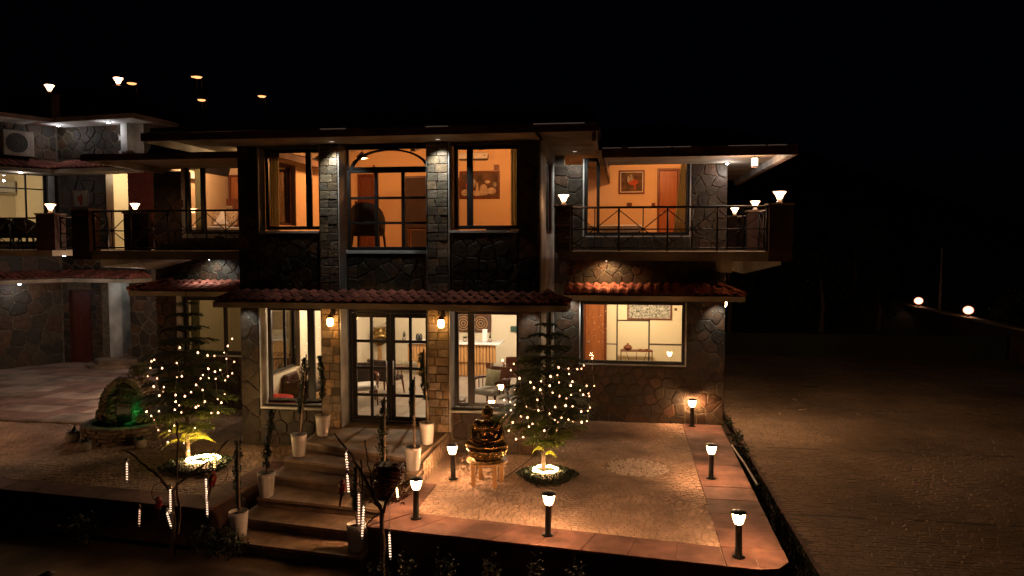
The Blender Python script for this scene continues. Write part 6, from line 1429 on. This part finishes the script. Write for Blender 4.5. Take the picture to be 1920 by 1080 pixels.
# ================================================================== SHRUBS IN THE FRONT BEDS
vines = [(560, 1020, 8.9), (705, 1062, 8.9), (760, 1050, 9.1), (835, 1056, 9.2), (920, 1062, 9.2), (1005, 1066, 9.1), (1080, 1072, 9.1)]
for i, (px, py, Y) in enumerate(vines[1:]):
    q = PY(px, py, Y); leafy((q.x, Y, -.55), .16, q.z+.75, 260, ('low bush beside the foot of the right driftwood', 'upright leafy bush in the front bed, second from the steps', 'upright leafy bush in the front bed below the statue', 'upright leafy bush in the front bed, fourth from the steps', 'upright leafy bush in the front bed below the front bollard', 'rightmost leafy bush in the front bed')[i], M['frontleaf'], 40+i, Ls=(.04, .08), group='bushes in the front bed')
for i, (px, Y) in enumerate(((400, 10.1), (440, 10.05), (120, 10.3))):
    q = PZ(px, 1040, -.55); leafy((q.x, Y, -.55), .3, .5, 420, ('dark bush under the left retaining wall, nearer the corner', 'dark bush at the corner of the left retaining wall', 'dark bush under the far left retaining wall')[i], M['leaf'], 60+i, group='bushes under the left retaining wall')
rng = random.Random(9); vs = []; fs = []
for k in range(2600):
    x = rng.uniform(2.24, 2.7); y = rng.uniform(9.6, 17.3); z = -.47; a = rng.uniform(0, 6.28); L = rng.uniform(.03, .12); m = len(vs); vs += [(x-.008, y, z), (x+.008, y, z), (x+.04*math.cos(a), y+.04*math.sin(a), z+L)]; fs.append((m, m+1, m+2))
tag(MB().add(vs, fs).build('grass', M['leaf']), 'thin dark grass in the strip between terrace and court', None, None, 'stuff')
for i, (px, py) in enumerate(((1381, 800), (1402, 852), (1392, 830))):
    q = PZ(px, py, -.4); leafy((2.62, q.y, -.45), .12, .3, 130, ('small weed tuft at the court edge near the hose end', 'small weed tuft at the court edge, nearest the camera', 'small weed tuft at the court edge, middle one of three')[i], M['leaf'], 70+i, 'weed', 'weed')
# ================================================================== FAR DARK BACKDROP: slope and trees
n = 40; vs = []; fs = []
for j in range(n+1):
    for i in range(n+1):
        x = -140+280*i/n; y = 36+150*j/n; h = 22*(1-math.exp(-((y-36)/45)**1.3))*(1+.25*math.sin(x*.05)+.12*math.sin(x*.13+y*.06))*(1/(1+math.exp((x-25)/14)))+ 6*(1-math.exp(-((y-36)/60)**2))
        vs.append((x, y, h-.7))
for j in range(n):
    for i in range(n): a = j*(n+1)+i; fs.append((a, a+1, a+n+2, a+n+1))
struct(MB().add(vs, fs).build('hill', M['hill'], smooth=True))
def far_tree(x, y, z, h, r, label, seed):
    rng = random.Random(seed); t = thing('tree', (x, y, z), label, 'tree', 'dark trees beyond the court'); mb = MB(); limb(mb, [(x, y, z), (x+.1, y, z+h*.4), (x, y+.1, z+h*.75)], .12, .05, seed); mb.build('trunk', M['bark'], t); vs = []; fs = []
    cl = [(rng.uniform(-.6, .6)*r, rng.uniform(-.6, .6)*r, h*rng.uniform(.45, .95), r*rng.uniform(.35, .6)) for _ in range(9)]
    for k in range(1800):
        c = rng.choice(cl); d = Vector((rng.gauss(0, 1), rng.gauss(0, 1), rng.gauss(0, 1))).normalized()*c[3]*rng.random()**.4; p = Vector((x+c[0], y+c[1], z+c[2]))+d; e = Vector((rng.uniform(-1, 1), rng.uniform(-1, 1), rng.uniform(-1, 1))).normalized()*.16; s = e.cross(Vector((.2, .4, 1))).normalized()*.05; m = len(vs); vs += [p, p+e*.5-s, p+e, p+e*.5+s]; fs.append((m, m+1, m+2, m+3))
    MB().add(vs, fs).build('crown', M['leaf'], t)
for x, y, z, h, r, lb in ((12.6, 39.5, -.45, 3.0, 1.1, 'dark bushy tree left of the farther globe lamp'), (17.6, 31.0, -.45, 3.0, 1.2, 'dark tree behind the court wall at the right photo edge'), (17.3, 36.0, -.45, 2.4, 1.0, 'low dark tree behind the wall between the globes'), (9, 36, -.5, 4.2, 1.6, 'dark tree behind the far boundary wall'), (5, 37, -.5, 4.6, 1.7, 'dark tree behind the boundary wall near the wing'), (13, 45, .5, 5, 2, 'taller dark tree beyond the far court corner')): far_tree(x, y, z, h, r, lb, int(x*7))

# dry leaves lying on the court, a drain cover
rng = random.Random(21)
for i, (px, py, w, lb) in enumerate(((1505, 769, .16, 'pale crumpled leaf on the dark court, the largest'), (1490, 750, .1, 'small dark leaf on the court behind the largest leaf'), (1610, 778, .1, 'small leaf on the court, right of the largest leaf'), (1462, 776, .07, 'tiny leaf on the court close to the terrace'))):
    q = PZ(px, py, -.43); a = rng.uniform(0, 3); mb = MB(Matrix.Translation(q) @ Matrix.Rotation(a, 4, 'Z')); pts = [(-w, 0, 0), (-w*.4, -w*.35, .02), (w*.4, -w*.3, .015), (w, 0, .03), (w*.4, w*.35, .01), (-w*.4, w*.3, .03), (0, 0, .0)]
    mb.add(pts, [(0,1,6), (1,2,6), (2,3,6), (3,4,6), (4,5,6), (5,0,6)]); tag(mb.build('fallen_leaf', M['stake']), lb, 'leaf')

w = MBm @ Vector(((s0+s1)/2-.1, .8, 3.19)); downlight(tuple(w), 'unseen small downlight added to brighten the white stair recess', True, 9, 150, (w.x, w.y, 0), flush=True)  # extra unseen lamp put in to lift the recess wall
a = PY(372, 600, 20.58); t = thing('picture', (a.x, 20.58, a.z), 'brown framed picture in the dim left ground floor room', 'picture')
MB().bbox(a.x-.5, a.x+.5, 20.54, 20.58, a.z-.3, a.z+.3, .01).build('frame', M['darkwood'], t); MB().box(a.x-.45, a.x+.45, 20.53, 20.539, a.z-.25, a.z+.25).build('canvas', artdark, t)
curtain(xw(358, 17.8, 600), xw(375, 17.8, 600), 17.8, 1.0, 2.8, 'beige curtain at the left of the dim left ground floor window', 4)
bed(-9.9, -8.3, 18.4, 20.3, .45, 'white bed in the dim left ground floor room')

rng = random.Random(8); vs = []; fs = []
for k in range(2600):                                          # creeper over the rockery
    a = rng.uniform(math.pi*.95, math.pi*2.05); zz = rng.uniform(.25, 1.25); rr = .80*math.sqrt(max(.02, 1-(zz/1.2*.93)**2.6)); x = rr*math.cos(a); y = rr*math.sin(a)*.46
    if abs(x) < .24 and y < 0 and .3 < zz < .85 or math.sin(x*9+zz*7) < -.35: continue
    p = Vector((fx+x, fy+.31+y-.03, zz)); d = Vector((rng.uniform(-1, 1), rng.uniform(-.8, 0), rng.uniform(-1, .5))).normalized()*rng.uniform(.03, .06); s_ = d.cross(Vector((.3, 1, .2))).normalized()*.018; m = len(vs)
    vs += [p, p+d*.5-s_, p+d, p+d*.5+s_]; fs.append((m, m+1, m+2, m+3))
MB().add(vs, fs).build('creeper', M['fern_dark'] if 'fern_dark' in M else M['pine'], F)
